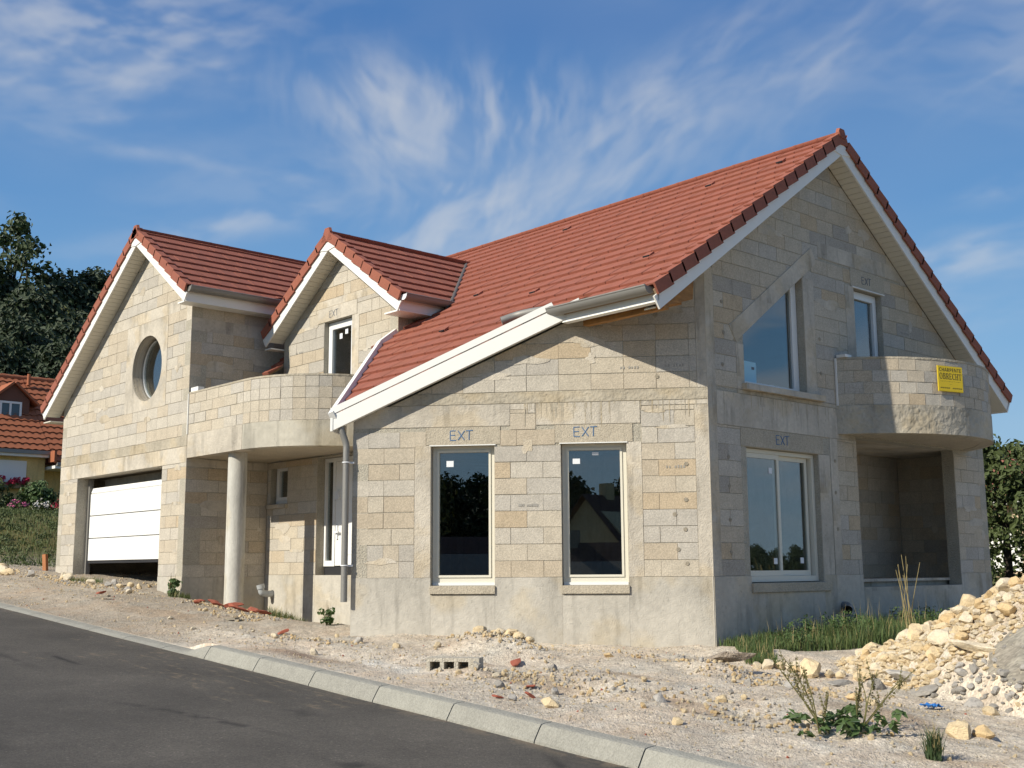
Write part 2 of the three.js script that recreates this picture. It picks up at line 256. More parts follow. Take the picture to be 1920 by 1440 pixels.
// the maker's faded print on some blocks
function stamp(wall, s, y) { const gs = []; for (let i = 0; i < 7; i++) { if (i === 2) continue; const x = s + i * 0.034; gs.push(bx(x, x + rr(0.012, 0.022), y, y + rr(0.022, 0.036), 0.001, 0.0035)); } add('faded_print', gs, M.stampInk, wall); }

// ---- pavilion wall (turned 40 degrees) ----
{
  const w = frameOf('pavilion', 'pavilion_wall'), topAt = (s) => roofY(-s * sT) - 0.24, slope = SL * sT;
  const W1 = [-3.412, -2.617, 0.81, 2.53], W2 = [-1.794, -0.994, 0.81, 2.53], L = -4.41;
  core(w, [[L, -0.9], [0, -0.9], [0, topAt(0)], [L, topAt(L)]], [rect(...W1), rect(...W2)]);
  for (const [a, b, c, d] of [[L, W1[0], -0.9, 0.906], [W1[0], W1[1], -0.9, 0.70], [W1[1], W2[0], -0.9, 0.906], [W2[0], W2[1], -0.9, 0.70], [W2[1], 0.012, -0.9, 0.906]]) zone(w, 'plinth', rect(a, b, c, d), 0.010, M.plinth, 0.0008);
  zone(w, 'corner_post', rect(-0.165, 0.006, 0.9062, 2.97), 0.007, M.conc);
  zone(w, 'jamb_post', rect(-3.62, -3.414, 0.9062, 2.53), 0.005, M.conc);
  zone(w, 'jamb_post', rect(-0.992, -0.81, 0.9062, 2.53), 0.005, M.conc);
  const lint = (s0, s1) => zone(w, 'lintel', rect(s0, s1, 2.532, 2.755), 0.007, M.lintel, 0.008);
  lint(-3.476, -2.541); lint(-1.865, -0.912);
  for (const [a, b] of [[-3.43, -2.60], [-1.81, -0.98]]) add('lintel_edge', bx(a, b, 2.519, 2.531, -0.012, 0.016), M.white, w);
  letters(w, 'EXT', -3.17, 2.59, 0.115, M.blue, 0.0075); letters(w, 'EXT', -1.63, 2.605, 0.115, M.blue, 0.0075);
  zone(w, 'ring_beam', rect(L, -2.42, 2.757, 3.03), 0.006, M.conc); zone(w, 'ring_beam', rect(-2.418, -2.10, 2.957, 3.03), 0.0055, M.conc); zone(w, 'ring_beam', rect(-2.098, -0.82, 2.757, 3.03), 0.0065, M.conc); zone(w, 'ring_beam', rect(-0.818, 0.006, 2.972, 3.03), 0.006, M.conc);
  zone(w, 'rough_ledge', clip(rect(L, 0.007, 3.032, 3.175), [-slope, 1, topAt(0)]), 0.012, M.ledge, 0.012);
  zone(w, 'corner_post', rect(-0.12, 0.006, 3.177, 4.7), 0.006, M.conc);
  const cl = [[-slope, 1, topAt(0)]];
  layBlocks(w, { s0: L, s1: -0.165, y0: 0.906, y1: 2.97, excl: [[-3.62, W1[1], 0, 2.53], [W2[0], -0.81, 0, 2.53], [-3.476, -2.541, 2.5, 3], [-1.865, -0.81, 2.5, 3], [L, -2.42, 2.72, 3.1], [-2.10, -0.82, 2.72, 3.1]], phase: 1, mix: 'warm', clips: cl });
  layBlocks(w, { s0: L, s1: -0.12, y0: 3.177, y1: 4.95, clips: cl, mix: 'warm' });
  for (const [s, y] of [[-1.05, 3.43], [-0.5, 3.44], [-2.32, 1.76], [-2.3, 1.76], [-0.52, 2.2]]) stamp(w, s, y);
}
// cement runs below a beam, and the plugs left by the formwork ties
function runs(wall, s0, s1, y, n) { const gs = []; for (let i = 0; i < n; i++) { const x = rr(s0, s1), l = rr(0.04, 0.22) * (0.5 + R()), w = rr(0.004, 0.011), pts = []; for (let k = 0; k <= 6; k++) pts.push([x + w * (0.7 + 0.6 * R()) * (1 - 0.6 * k / 6), y - l * k / 6]); for (let k = 6; k >= 0; k--) pts.push([x - w * (0.7 + 0.6 * R()) * (1 - 0.6 * k / 6), y - l * k / 6]); const g = new THREE.ShapeGeometry(shapeOf(pts)); g.translate(0, 0, 0.0042 + 0.0008 * R()); gs.push(uvBox(g, R(), R())); } add('cement_runs', gs, M.ledge, wall, 'stuff'); }
function plugs(wall, pts) { for (const [s, y] of pts) { const c = new THREE.CylinderGeometry(0.024, 0.026, 0.006, 18).rotateX(Math.PI / 2); c.translate(s + rr(-0.02, 0.02), y + rr(-0.02, 0.02), 0.0035); add('tie_plug', plain(c), M.lintel, wall); } }
runs(house.getObjectByName('pavilion_wall'), -2.4, -0.1, 3.03, 46);
plugs(house.getObjectByName('pavilion_wall'), [[-0.3, 2.25], [-0.3, 1.83], [-0.3, 1.45], [-0.3, 1.05], [-0.42, 1.64], [-0.42, 1.24], [-0.6, 3.33], [-0.62, 4.1]]);
// ---- gable wall ----
{
  const w = frameOf('gable', 'gable_wall'), RZ = -RIDGE_Z, ap = RIDGE_Y - 0.30, E = 7.07;
  const Lc = [-SL, 1, ap - SL * RZ], Rc = [SL, 1, ap + SL * RZ];
  const win = [0.745, 2.335, 0.82, 2.5], up = [[0.76, 3.30], [2.14, 3.30], [2.14, 4.92], [0.76, 3.945]], sm = [3.43, 4.18, 3.10, 4.965], lg = [3.29, 6.08, 0.735, 2.80];
  core(w, [[0, -0.9], [E, -0.9], [E, ap - SL * (E - RZ)], [RZ, ap], [0, ap - SL * RZ]], [rect(...win), up, rect(...sm), rect(...lg)]);
  for (const [a, b, d] of [[-0.012, win[0], 0.906], [win[0], win[1], 0.70], [win[1], lg[0], 0.906], [lg[0], lg[1], 0.733], [lg[1], E, 0.906]]) zone(w, 'plinth', rect(a, b, -0.9, d), 0.010, M.plinth, 0.0008);
  zone(w, 'corner_post', clip(rect(-0.006, 0.17, 0.9062, 4.7), Lc), 0.006, M.conc);
  zone(w, 'lintel', rect(0.63, 2.46, 2.502, 2.74), 0.006, M.lintel, 0.008); letters(w, 'EXT', 1.38, 2.57, 0.115, M.blue, 0.0065);
  zone(w, 'jamb_post', rect(2.337, 2.60, 0.9062, 2.50), 0.005, M.conc);
  zone(w, 'ring_beam', rect(0.172, 3.1, 2.742, 3.16), 0.007, M.conc); zone(w, 'rough_ledge', rect(0.6, 2.9, 3.162, 3.215), 0.008, M.ledge);
  zone(w, 'sloping_lintel', [[0.60, 3.815], [2.50, 5.165], [2.37, 5.36], [0.47, 4.01]].map((p) => p), 0.022, M.conc, 0.012);
  zone(w, 'jamb_post', rect(2.142, 2.40, 3.217, 4.90), 0.006, M.conc); zone(w, 'jamb_post', rect(0.60, 0.758, 3.217, 3.80), 0.005, M.conc);
  zone(w, 'lintel', rect(3.35, 4.27, 4.985, 5.255), 0.012, M.lintel, 0.008); letters(w, 'EXT', 3.66, 5.06, 0.10, M.greyInk, 0.0125);
  add('lintel_edge', bx(3.38, 4.25, 4.967, 4.982, -0.012, 0.02), M.white, w);
  zone(w, 'ring_beam', clip(rect(2.55, 4.75, 5.257, 5.48), Rc), 0.006, M.conc); zone(w, 'jamb_post', rect(3.20, 3.428, 3.90, 4.983), 0.005, M.conc);
  zone(w, 'jamb_post', rect(2.62, 2.80, 0.9062, 2.74), 0.004, M.conc);
  layBlocks(w, { s0: 0.17, s1: E, y0: 0.906, y1: 2.742, excl: [[0.63, 2.60, 0, 2.75], [2.62, 2.80, 0, 2.8], [lg[0], lg[1], 0, 2.85]], mix: 'grey', phase: 0, clips: [] });
  layBlocks(w, { s0: 0.17, s1: E, y0: 3.217, y1: 6.72, excl: [[0.6, 2.40, 3.1, 3.84], [2.141, 2.40, 3.1, 4.9], [3.20, 4.18, 2.9, 4.98], [3.35, 4.27, 4.97, 5.26], [2.55, 4.75, 5.25, 5.48]], mix: 'grey', clips: [Lc, Rc], max: 230, cutBy: (cs, cy) => (cs > 0.4 && cs < 2.3 && cy > 3.7 && cy < 5.4 ? [[0.7105, -1, 0.7105 * 0.62 - 3.83 - 0.06]] : []) });
  for (const [s, y] of [[3.05, 3.9], [4.7, 4.46]]) stamp(w, s, y);
  plugs(w, [[0.36, 2.35], [0.36, 1.98], [0.36, 1.6], [0.36, 1.2], [0.34, 3.5], [0.34, 3.9], [0.34, 4.3], [2.72, 2.45], [2.72, 2.0], [2.5, 3.6], [2.5, 4.1], [2.72, 1.5]]); runs(w, 0.3, 3.0, 3.16, 40);
}
// ---- garage front wall ----
{
  const w = frameOf('garage', 'garage_wall'), ap = GRY - 0.28, Lc = [-SL, 1, ap - SL * GRX], Rc = [SL, 1, ap + SL * GRX];
  const dr = [-13.62, -10.0, -0.6, 2.79], yl = ap - SL * (GRX - GL), yr = ap - SL * (GX - GRX);
  core(w, [[GL, -0.6], [dr[0], -0.6], [dr[0], dr[3]], [dr[1], dr[3]], [dr[1], -0.6], [GX, -0.6], [GX, yr], [GRX, ap], [GL, yl]], [{ x: -10.76, y: 4.58, r: 0.585 }], M.mortar, 0.3);
  zone(w, 'plinth', rect(GL, dr[0], -0.6, 0.92), 0.008, M.plinth); zone(w, 'plinth', rect(dr[1], GX + 0.008, -0.6, 0.92), 0.008, M.plinth);
  zone(w, 'lintel', rect(GL, GX + 0.004, 2.79, 3.06), 0.005, M.conc); zone(w, 'rough_ledge', rect(GL, GX + 0.005, 3.062, 3.235), 0.013, M.ledge, 0.012);
  // smooth surround of the round opening
  const sh = shapeOf([[-11.62, 3.83], [-9.98, 3.83], [-9.98, 5.42], [-11.62, 5.42]], [{ x: -10.76, y: 4.58, r: 0.59 }]), g = new THREE.ExtrudeGeometry(sh, { depth: 0.026, bevelEnabled: false, curveSegments: 48 }); g.translate(0, 0, -0.021); add('window_surround', uvBox(g), M.conc, w);
  zone(w, 'ring_beam', clip(clip(rect(-12.3, -9.55, 5.424, 5.63), Lc), Rc), 0.005, M.conc); zone(w, 'corner_post', rect(-9.30, GX + 0.004, 5.2, yr), 0.005, M.conc);
  layBlocks(w, { s0: GL, s1: GX, y0: 0.92, y1: 2.79, excl: [[dr[0], dr[1], 0, 3]], mix: 'warm', clips: [], phase: 1 });
  layBlocks(w, { s0: GL, s1: GX, y0: 3.237, y1: 6.9, excl: [[-11.62, -9.98, 3.83, 5.44], [-12.3, -9.55, 5.42, 5.64]], mix: 'cool', clips: [Lc, Rc], max: 250 });
}
// ---- garage side wall and the entrance wall ----
{
  const w = frameOf('garageSide', 'garage_side_wall'), yt = 5.56;
  core(w, [[0, -0.6], [4.6, -0.6], [4.6, yt], [0, yt]], []);
  zone(w, 'plinth', rect(-0.008, 1.53, -0.6, 0.906), 0.008, M.plinth); zone(w, 'ring_beam', rect(0, 1.53, 2.72, 2.854), 0.005, M.conc);
  zone(w, 'ring_beam', rect(0.0, 4.5, 5.03, 5.25), 0.005, M.conc);
  layBlocks(w, { s0: 0, s1: 1.53, y0: 0.906, y1: 2.72, mix: 'grey' }); layBlocks(w, { s0: 0, s1: 3.6, y0: 3.24, y1: yt, mix: 'grey', excl: [[0, 4.5, 5.02, 5.26]] });
  stamp(w, 0.9, 1.2); stamp(w, 1.6, 4.2);
  const e = frameOf('entrance', 'entrance_wall'), X0 = GX, X1 = -5.1;
  core(e, [[X0, -0.6], [X1, -0.6], [X1, 2.85], [X0, 2.85]], [rect(-9.02, -8.47, 2.12, 2.82), rect(-7.56, -6.3, 0.93, 2.83)]);
  zone(e, 'plinth', rect(X0, -7.56, -0.6, 0.935), 0.006, M.plinth); zone(e, 'plinth', rect(-7.56, -6.3, -0.6, 0.928), 0.006, M.plinth, 0.0008); zone(e, 'plinth', rect(-6.3, X1, -0.6, 0.935), 0.006, M.plinth);
  layBlocks(e, { s0: X0, s1: X1, y0: 0.937, y1: 2.85, excl: [[-9.02, -8.47, 2.12, 2.82], [-7.56, -6.3, 0.9, 2.85]], mix: 'warm' });
  add('window_ledge', bx(-9.08, -8.44, 2.055, 2.118, -0.06, 0.05), M.conc, e);
}
// ---- dormer walls ----
{
  const w = frameOf('entrance', 'dormer_wall'), X0 = -8.68, X1 = -5.38, ap = DRY - 0.27, Lc = [-SL, 1, ap - SL * DRX], Rc = [SL, 1, ap + SL * DRX], op = [-7.43, -6.62, 3.1, 5.085];
  core(w, [[X0, 2.86], [op[0], 2.86], [op[0], op[3]], [op[1], op[3]], [op[1], 2.86], [X1, 2.86], [X1, ap - SL * (X1 - DRX)], [DRX, ap], [X0, ap - SL * (DRX - X0)]], []);
  zone(w, 'lintel', rect(-7.62, -6.48, 5.087, 5.33), 0.008, M.conc); letters(w, 'EXT', -7.28, 5.15, 0.105, M.greyInk, 0.0085, 0.009);
  zone(w, 'jamb_post', rect(-6.618, -6.42, 3.9, 5.085), 0.005, M.conc); zone(w, 'ring_beam', clip(clip(rect(-8.2, -5.7, 5.332, 5.46), Lc), Rc), 0.005, M.conc);
  layBlocks(w, { s0: X0, s1: X1, y0: 3.06, y1: 6.2, excl: [[-7.43, -6.42, 3, 5.09], [-7.62, -6.48, 5.08, 5.34], [-8.2, -5.7, 5.33, 5.47]], mix: 'warm', clips: [Lc, Rc] });
  stamp(w, -8.3, 4.66); stamp(w, -8.2, 4.25);
  const sd = basis('dormer_side_wall', house, [X1, 0, ZE], [0, 0, -1], [0, 1, 0], [1, 0, 0]);
  core(sd, [[0, 4.2], [2.6, 5.6], [2.6, 5.12], [0, 5.12]], [], M.mortar, 0.2); layBlocks(sd, { s0: 0, s1: 1.4, y0: 4.06, y1: 5.12, mix: 'grey', clips: [[SL, -1, -4.3 + 0.02]] });
  const sl = basis('dormer_side_wall', house, [X0 + 0.2, 0, ZE], [0, 0, -1], [0, 1, 0], [1, 0, 0]); core(sl, [[0, 4.2], [2.6, 5.6], [2.6, 5.12], [0, 5.12]], [], M.mortar, 0.2);
}
// ---- plain walls, floors and partitions that close the house ----
{
  const w = frameOf('pavilionSide', 'pavilion_side_wall'); core(w, [[-3.0, -0.9], [0, -0.9], [0, 2.82], [-3.0, 4.3]], []); layBlocks(w, { s0: -2.8, s1: 0, y0: 0.9, y1: 2.8, mix: 'grey' });
  const e = basis('end_wall', house, [0, 0, -7.07], [-1, 0, 0], [0, 1, 0], [0, 0, -1]); core(e, [[0, -0.9], [14.4, -0.9], [14.4, 3.7], [0, 3.7]], [rect(11.2, 13.0, 0.5, 1.35)]); layBlocks(e, { s0: 0, s1: 6, y0: 0.9, y1: 3.7, mix: 'grey' });
  const l = basis('garage_outer_wall', house, [GL, 0, -7], [0, 0, 1], [0, 1, 0], [-1, 0, 0]); core(l, [[0, -0.6], [9.2, -0.6], [9.2, 4.2], [0, 4.2]], []);
  add('ground_floor', bx(-9.1, -0.25, 0.70, 0.80, -6.8, -0.35), M.inside, house); add('upper_floor', bx(-14.2, -0.25, 2.87, 3.02, -6.85, -0.35), M.inside, house);
  const pf = new THREE.ExtrudeGeometry(shapeOf([[-0.25, -0.15], [-3.2, 2.25], [-4.9, 0.42], [-0.25, -0.6]].map(([x, z]) => [x, -z])), { depth: 0.1, bevelEnabled: false }); pf.rotateX(-Math.PI / 2); pf.translate(0, 0.705, 0); add('ground_floor', uvBox(pf), M.inside, house);
  const pf2 = pf.clone(); pf2.translate(0, 2.17, 0); add('upper_floor', pf2, M.inside, house);
  add('garage_ceiling', bx(-14.2, -9.35, 2.85, 2.99, -0.34, 1.85), M.inside, house); add('upper_floor', bx(-9.1, -5.2, 2.875, 3.02, -0.349, 0.45), M.inside, house); add('ground_floor', bx(-9.1, -4.95, 0.70, 0.803, -0.349, 0.45), M.inside, house);
  add('partition', bx(-9.32, -9.14, -0.3, 2.85, -6.85, 0.4), M.inside, house);
  add('partition', bx(-4.6, -4.45, 0.82, 2.85, -6.8, -1.9), M.inside, house); add('partition', bx(-5.3, -5.15, 3.04, 5.0, -6.8, -0.5), M.inside, house);
  // loggia behind the opening in the gable
  const lg = basis('loggia', house, [0, 0, 0], [1, 0, 0], [0, 1, 0], [0, 0, 1]);
  add('loggia_floor', bx(-1.6, -0.19, 0.802, 0.84, -6.84, -3.12), M.conc, lg); add('loggia_ceiling', bx(-1.6, -0.19, 2.805, 2.86, -6.84, -3.0), M.conc, lg);
  const bw = basis('loggia_back_wall', house, [-1.4, 0, -3.1], [0, 0, -1], [0, 1, 0], [1, 0, 0]); core(bw, [[0, 0.82], [3.75, 0.82], [3.75, 2.82], [0, 2.82]], []); layBlocks(bw, { s0: 0, s1: 3.75, y0: 0.84, y1: 2.8, mix: 'grey' });
  const ew = basis('loggia_end_wall', house, [-1.4, 0, -6.86], [1, 0, 0], [0, 1, 0], [0, 0, 1]); core(ew, [[0, 0.82], [1.2, 0.82], [1.2, 2.82], [0, 2.82]], [], M.mortar, 0.05); layBlocks(ew, { s0: 0, s1: 1.2, y0: 0.84, y1: 2.8, mix: 'grey' });
  add('loggia_side_wall', bx(-1.6, -0.19, 0.82, 2.84, -3.14, -2.95), M.inside, house);
}

// ---- balconies ----
function balcony(name, pathFn, len, yb, yBand, yTop, o) {
  // pathFn(t) -> [x, z, nx, nz] along the outer face
  const b = new THREE.Group(); b.name = name; house.add(b);
  const strip = (t0, t1, ya, yc, d0, d1, n) => { // solid curved strip between depths d0 (outer) and d1 (inner)
    const v = [], q = (t, d, y) => { const [x, z, nx, nz] = pathFn(t); return [x + nx * d, y, z + nz * d]; }, quad = (a, bb, c, d) => v.push(...a, ...bb, ...c, ...a, ...c, ...d);
    for (let i = 0; i < n; i++) { const a = t0 + (t1 - t0) * i / n, c = t0 + (t1 - t0) * (i + 1) / n; quad(q(a, d0, ya), q(c, d0, ya), q(c, d0, yc), q(a, d0, yc)); quad(q(c, d1, ya), q(a, d1, ya), q(a, d1, yc), q(c, d1, yc)); quad(q(a, d0, yc), q(c, d0, yc), q(c, d1, yc), q(a, d1, yc)); quad(q(a, d1, ya), q(c, d1, ya), q(c, d0, ya), q(a, d0, ya)); if (i === 0) quad(q(a, d1, ya), q(a, d0, ya), q(a, d0, yc), q(a, d1, yc)); if (i === n - 1) quad(q(c, d0, ya), q(c, d1, ya), q(c, d1, yc), q(c, d0, yc)); }
    const g = new THREE.BufferGeometry(); g.setAttribute('position', new THREE.BufferAttribute(new Float32Array(v), 3)); g.computeVertexNormals();
    const uv = [], p = g.attributes.position; const so = R() * 7; for (let i = 0; i < p.count; i++) { uv.push(p.getX(i) * 0.8 - p.getZ(i) * 0.8 + so, p.getY(i) + so); } g.setAttribute('uv', new THREE.BufferAttribute(new Float32Array(uv), 2)); return g;
  };
  for (const [a, c, m, dd] of o.bands) add('edge_beam', strip(a, c, yb, yBand, dd, -0.2, Math.ceil((c - a) / 0.08)), m, b);
  add('mortar_bed', strip(0, len, yBand, yTop - 0.03, -REC, -0.15 + REC, Math.ceil(len / 0.08)), M.mortar, b);
  add('mortar_capping', strip(0, len, yTop - 0.03, yTop, 0.002, -0.152, Math.ceil(len / 0.08)), M.ledge, b);
  const rows = 4, rh = (yTop - 0.03 - yBand) / rows;
  for (let k = 0; k < rows; k++) {
    let t = 0, first = true;
    while (t < len - 0.02) { let w = o.blockLen(t); if (first && k % 2) w *= 0.5; first = false; let e = Math.min(len, t + w); if (len - e < 0.06) e = len; const gv = (R() < 0.5 ? rr(0.008, 0.018) : rr(0.003, 0.006)) / 2, gh = rr(0.003, 0.007); add('block', strip(t + gv, e - gv, yBand + k * rh + gh, yBand + (k + 1) * rh - gh, rr(-0.004, 0.003), -0.14, e - t > 0.25 ? 3 : 1), M.blocks[pick(mixes[o.mix])], b); t = e; }
  }
  return b;
}
{
  const R1 = 1.55, st = 1.80, qlen = R1 * Math.PI / 2;
  balcony('entrance_balcony', (t) => { if (t < st) return [GX + 0.02 + t, GZ, 0, 1]; const a = (t - st) / R1; return [-7.3 + R1 * Math.sin(a), ZE + R1 * Math.cos(a) - 0.01, Math.sin(a), Math.cos(a)]; }, st + qlen - 0.02, 2.856, 3.245, 3.955,
    { bands: [[0, st, M.conc, 0.006], [st, st + qlen - 0.02, M.form, 0.0]], blockLen: (t) => (t < st - 0.2 ? 0.4 : 0.2), mix: 'pale' });
  const pl = [[GX + 0.02, ZE + 0.01], [GX + 0.02, GZ - 0.19], [-7.3, GZ - 0.19]]; for (let i = 1; i <= 14; i++) { const a = i / 14 * Math.PI / 2; pl.push([-7.3 + (R1 - 0.19) * Math.sin(a), ZE + 0.01 + (R1 - 0.19) * Math.cos(a)]); }
  const g = new THREE.ExtrudeGeometry(shapeOf(pl.map(([x, z]) => [x, -z])), { depth: 0.2, bevelEnabled: false }); g.rotateX(-Math.PI / 2); g.translate(0, 2.862, 0); add('balcony_slab', uvBox(g), M.lintel, house.getObjectByName('entrance_balcony'));
  add('rain_edge_strip', [bx(GX + 0.012, GX + 0.03, 3.25, 3.93, GZ - 0.02, GZ + 0.022), bx(GX + 0.031, GX + 0.28, 3.955, 4.03, GZ - 0.13, GZ - 0.02)], M.white, house.getObjectByName('entrance_balcony'));
  // round column
  const col = new THREE.Group(); col.name = 'column'; house.add(col); const cg = new THREE.CylinderGeometry(0.15, 0.15, 3.0, 40); cg.translate(-7.86, 1.36, 1.95); add('concrete_shaft', plain(cg), mat('smooth_column_concrete', [0.60, 0.58, 0.52], { map: rep(T.conc, 1), bumpMap: cb, bumpScale: 0.002 }), col);
  const Rb = 2.19, cx = -1.13, cz = -4.705, a0 = Math.acos(-cx / Rb), L2 = Rb * 2 * a0;
  const gb = balcony('gable_balcony', (t) => { const a = a0 - t / Rb; return [cx + Rb * Math.cos(a), cz + Rb * Math.sin(a), Math.cos(a), Math.sin(a)]; }, L2, 2.808, 3.20, 3.871, { bands: [[0, L2, M.rough, 0.006]], blockLen: () => 0.25, mix: 'grey' });
  const p2 = []; for (let i = 0; i <= 24; i++) { const a = a0 - 2 * a0 * i / 24; p2.push([Math.max(0.012, cx + (Rb - 0.195) * Math.cos(a)), cz + (Rb - 0.195) * Math.sin(a)]); }
  const g2 = new THREE.ExtrudeGeometry(shapeOf(p2.map(([x, z]) => [x, -z]).reverse()), { depth: 0.2, bevelEnabled: false }); g2.rotateX(-Math.PI / 2); g2.translate(0, 2.814, 0); add('balcony_slab', uvBox(g2), M.lintel, gb);
  add('rain_edge_strip', [bx(0.005, 0.03, 3.2, 3.86, -2.845, -2.825), bx(0.02, 0.16, 3.872, 3.91, -3.02, -2.86)], M.white, gb);
}

// ---- windows and doors ----
function framedWindow(key, name, s0, s1, y0, y1, dep, fw, o = {}) {
  const w = frameOf(key, name), z0 = -dep - 0.06, z1 = -dep, m = o.m || M.pvc;
  add('frame', [bx(s0, s0 + fw, y0, y1, z0, z1), bx(s1 - fw, s1, y0, y1, z0, z1), bx(s0 + fw, s1 - fw, y1 - fw, y1, z0, z1), bx(s0 + fw, s1 - fw, y0, y0 + fw * (o.sillF || 1.3), z0, z1)], m, w);
  if (o.sash !== 0) { const f = o.sash || 0.045, a = s0 + fw + 0.002, b = s1 - fw - 0.002, c = y0 + fw * 1.3 + 0.002, d = y1 - fw - 0.002; add('sash', [bx(a, a + f, c, d, z0 + 0.008, z1 + 0.012), bx(b - f, b, c, d, z0 + 0.008, z1 + 0.012), bx(a + f, b - f, d - f, d, z0 + 0.008, z1 + 0.012), bx(a + f, b - f, c, c + f, z0 + 0.008, z1 + 0.012)], m, w); }
  const ins = fw + (o.sash === 0 ? 0 : (o.sash || 0.045)) - 0.004;
  add('pane', bx(s0 + ins, s1 - ins, y0 + ins, y1 - ins, (z0 + z1) / 2 - 0.003, (z0 + z1) / 2 + 0.003), M.glass, w);
  for (const [a, b, c, d] of o.labels || []) add('paper_label', bx(a, b, c, d, (z0 + z1) / 2 + 0.004, (z0 + z1) / 2 + 0.006), M.label, w);
  return w;
}
{
  for (const [a, b, lb] of [[-3.412, -2.617, [[-3.24, -3.15, 2.27, 2.345]]], [-1.794, -0.994, [[-1.66, -1.57, 2.28, 2.345], [-1.42, -1.34, 2.385, 2.42]]]]) {
    const w = framedWindow('pavilion', 'window', a + 0.005, b - 0.005, 0.84, 2.525, 0.10, 0.05, { labels: lb, sash: 0.028, m: M.cream });
    add('sill_block', bx(a - 0.004, b + 0.004, 0.712, 0.808, -0.15, 0.03), M.lintel, w); add('sill_trim', bx(a + 0.01, b - 0.01, 0.812, 0.845, -0.12, -0.085), M.pvc, w);
  }
  { // sliding window in the gable wall
    const s0 = 0.75, s1 = 2.33, y0 = 0.83, y1 = 2.495, w = frameOf('gable', 'sliding_window'), m = M.cream, z = -0.08;
    add('frame', [bx(s0, s0 + 0.05, y0, y1, z - 0.1, z), bx(s1 - 0.06, s1, y0, y1, z - 0.1, z), bx(s0 + 0.05, s1 - 0.06, y1 - 0.05, y1, z - 0.1, z), bx(s0 + 0.05, s1 - 0.06, y0, y0 + 0.07, z - 0.1, z)], m, w);
    const sashAt = (a, b, zz) => add('sash', [bx(a, a + 0.05, y0 + 0.072, y1 - 0.052, zz - 0.035, zz), bx(b - 0.05, b, y0 + 0.072, y1 - 0.052, zz - 0.035, zz), bx(a + 0.05, b - 0.05, y1 - 0.11, y1 - 0.052, zz - 0.035, zz), bx(a + 0.05, b - 0.05, y0 + 0.072, y0 + 0.14, zz - 0.035, zz)], m, w);
    sashAt(s0 + 0.052, 1.55, z - 0.012); sashAt(1.51, s1 - 0.09, z - 0.055);
    add('pane', bx(s0 + 0.1, 1.502, y0 + 0.138, y1 - 0.108, z - 0.033, z - 0.027), M.glass, w); add('pane', bx(1.56, s1 - 0.14, y0 + 0.138, y1 - 0.108, z - 0.076, z - 0.07), M.glass, w);
    for (const [a, c, zz] of [[1.38, 1.05, z - 0.026], [2.03, 1.06, z - 0.069], [1.34, 2.2, z - 0.026]]) add('paper_label', bx(a, a + 0.075, c, c + 0.075, zz, zz + 0.002), M.label, w);
    add('sill_block', bx(s0 - 0.01, 2.47, 0.705, 0.815, -0.16, 0.032), M.lintel, w);
  }
  { // tall window with the sloping head
    const w = frameOf('gable', 'sloping_window'), z = -0.11, pts = [[0.77, 3.31], [2.13, 3.31], [2.13, 4.90], [0.77, 3.935]], inn = [[0.79, 3.36], [2.01, 3.36], [2.01, 4.75], [0.79, 3.90]];
    const g = new THREE.ExtrudeGeometry(shapeOf(pts, [inn]), { depth: 0.06, bevelEnabled: false }); g.translate(0, 0, z - 0.06); add('frame', uvBox(g), M.pvc, w);
    const p = new THREE.ExtrudeGeometry(shapeOf(inn), { depth: 0.006, bevelEnabled: false }); p.translate(0, 0, z - 0.035); add('pane', uvBox(p), M.glass, w);
    add('sill', bx(0.70, 2.475, 3.218, 3.295, -0.14, 0.075), M.conc, w);
    add('pale_blue_sheet', bx(0.92, 1.19, 3.365, 3.63, z - 0.024, z - 0.020), M.blueprint, w); add('printed_square', bx(1.09, 1.15, 3.53, 3.565, z - 0.0195, z - 0.0185), M.greyInk, w);
  }
  { const w = framedWindow('gable', 'balcony_window', 3.44, 4.17, 3.12, 4.955, 0.09, 0.05, { labels: [], sash: 0.06 }); }
  { // round window
    const w = frameOf('garage', 'round_window'); const sh = new THREE.Shape(); sh.absarc(-10.76, 4.58, 0.58, 0, 7, false); const h = new THREE.Path(); h.absarc(-10.76, 4.58, 0.535, 0, Math.PI * 2, true); sh.holes.push(h);
    const g = new THREE.ExtrudeGeometry(sh, { depth: 0.06, bevelEnabled: false, curveSegments: 48 }); g.translate(0, 0, -0.23); add('frame', uvBox(g), M.pvc, w);
    const p = new THREE.CylinderGeometry(0.54, 0.54, 0.006, 48).rotateX(Math.PI / 2); p.translate(-10.76, 4.58, -0.2); add('pane', plain(p), M.glass, w);
    const liner = new THREE.CylinderGeometry(0.583, 0.583, 0.16, 48, 1, true).rotateX(Math.PI / 2); liner.translate(-10.76, 4.58, -0.10); add('metal_lining', plain(liner), M.conc, w);
  }
  framedWindow('entrance', 'small_window', -9.0, -8.475, 2.125, 2.815, 0.11, 0.05, { sash: 0.06 });
  { // entrance door with sidelight
    const w = frameOf('entrance', 'entrance_door'), z = -0.15, y0 = 1.07, y1 = 2.82;
    add('frame', [bx(-7.555, -7.50, y0, y1, z - 0.07, z), bx(-7.31, -7.24, y0, y1, z - 0.07, z), bx(-6.37, -6.31, y0, y1, z - 0.07, z), bx(-7.50, -7.31, y1 - 0.06, y1, z - 0.07, z), bx(-7.24, -6.37, y1 - 0.06, y1, z - 0.07, z), bx(-7.50, -7.31, y0, y0 + 0.09, z - 0.07, z)], M.pvc, w);
    add('sidelight_pane', bx(-7.505, -7.305, y0 + 0.088, y1 - 0.058, z - 0.04, z - 0.034), M.glass, w);
    const d = add('door_leaf', bx(-7.235, -6.375, y0 + 0.01, y1 - 0.065, z - 0.06, z - 0.012), M.door, w);
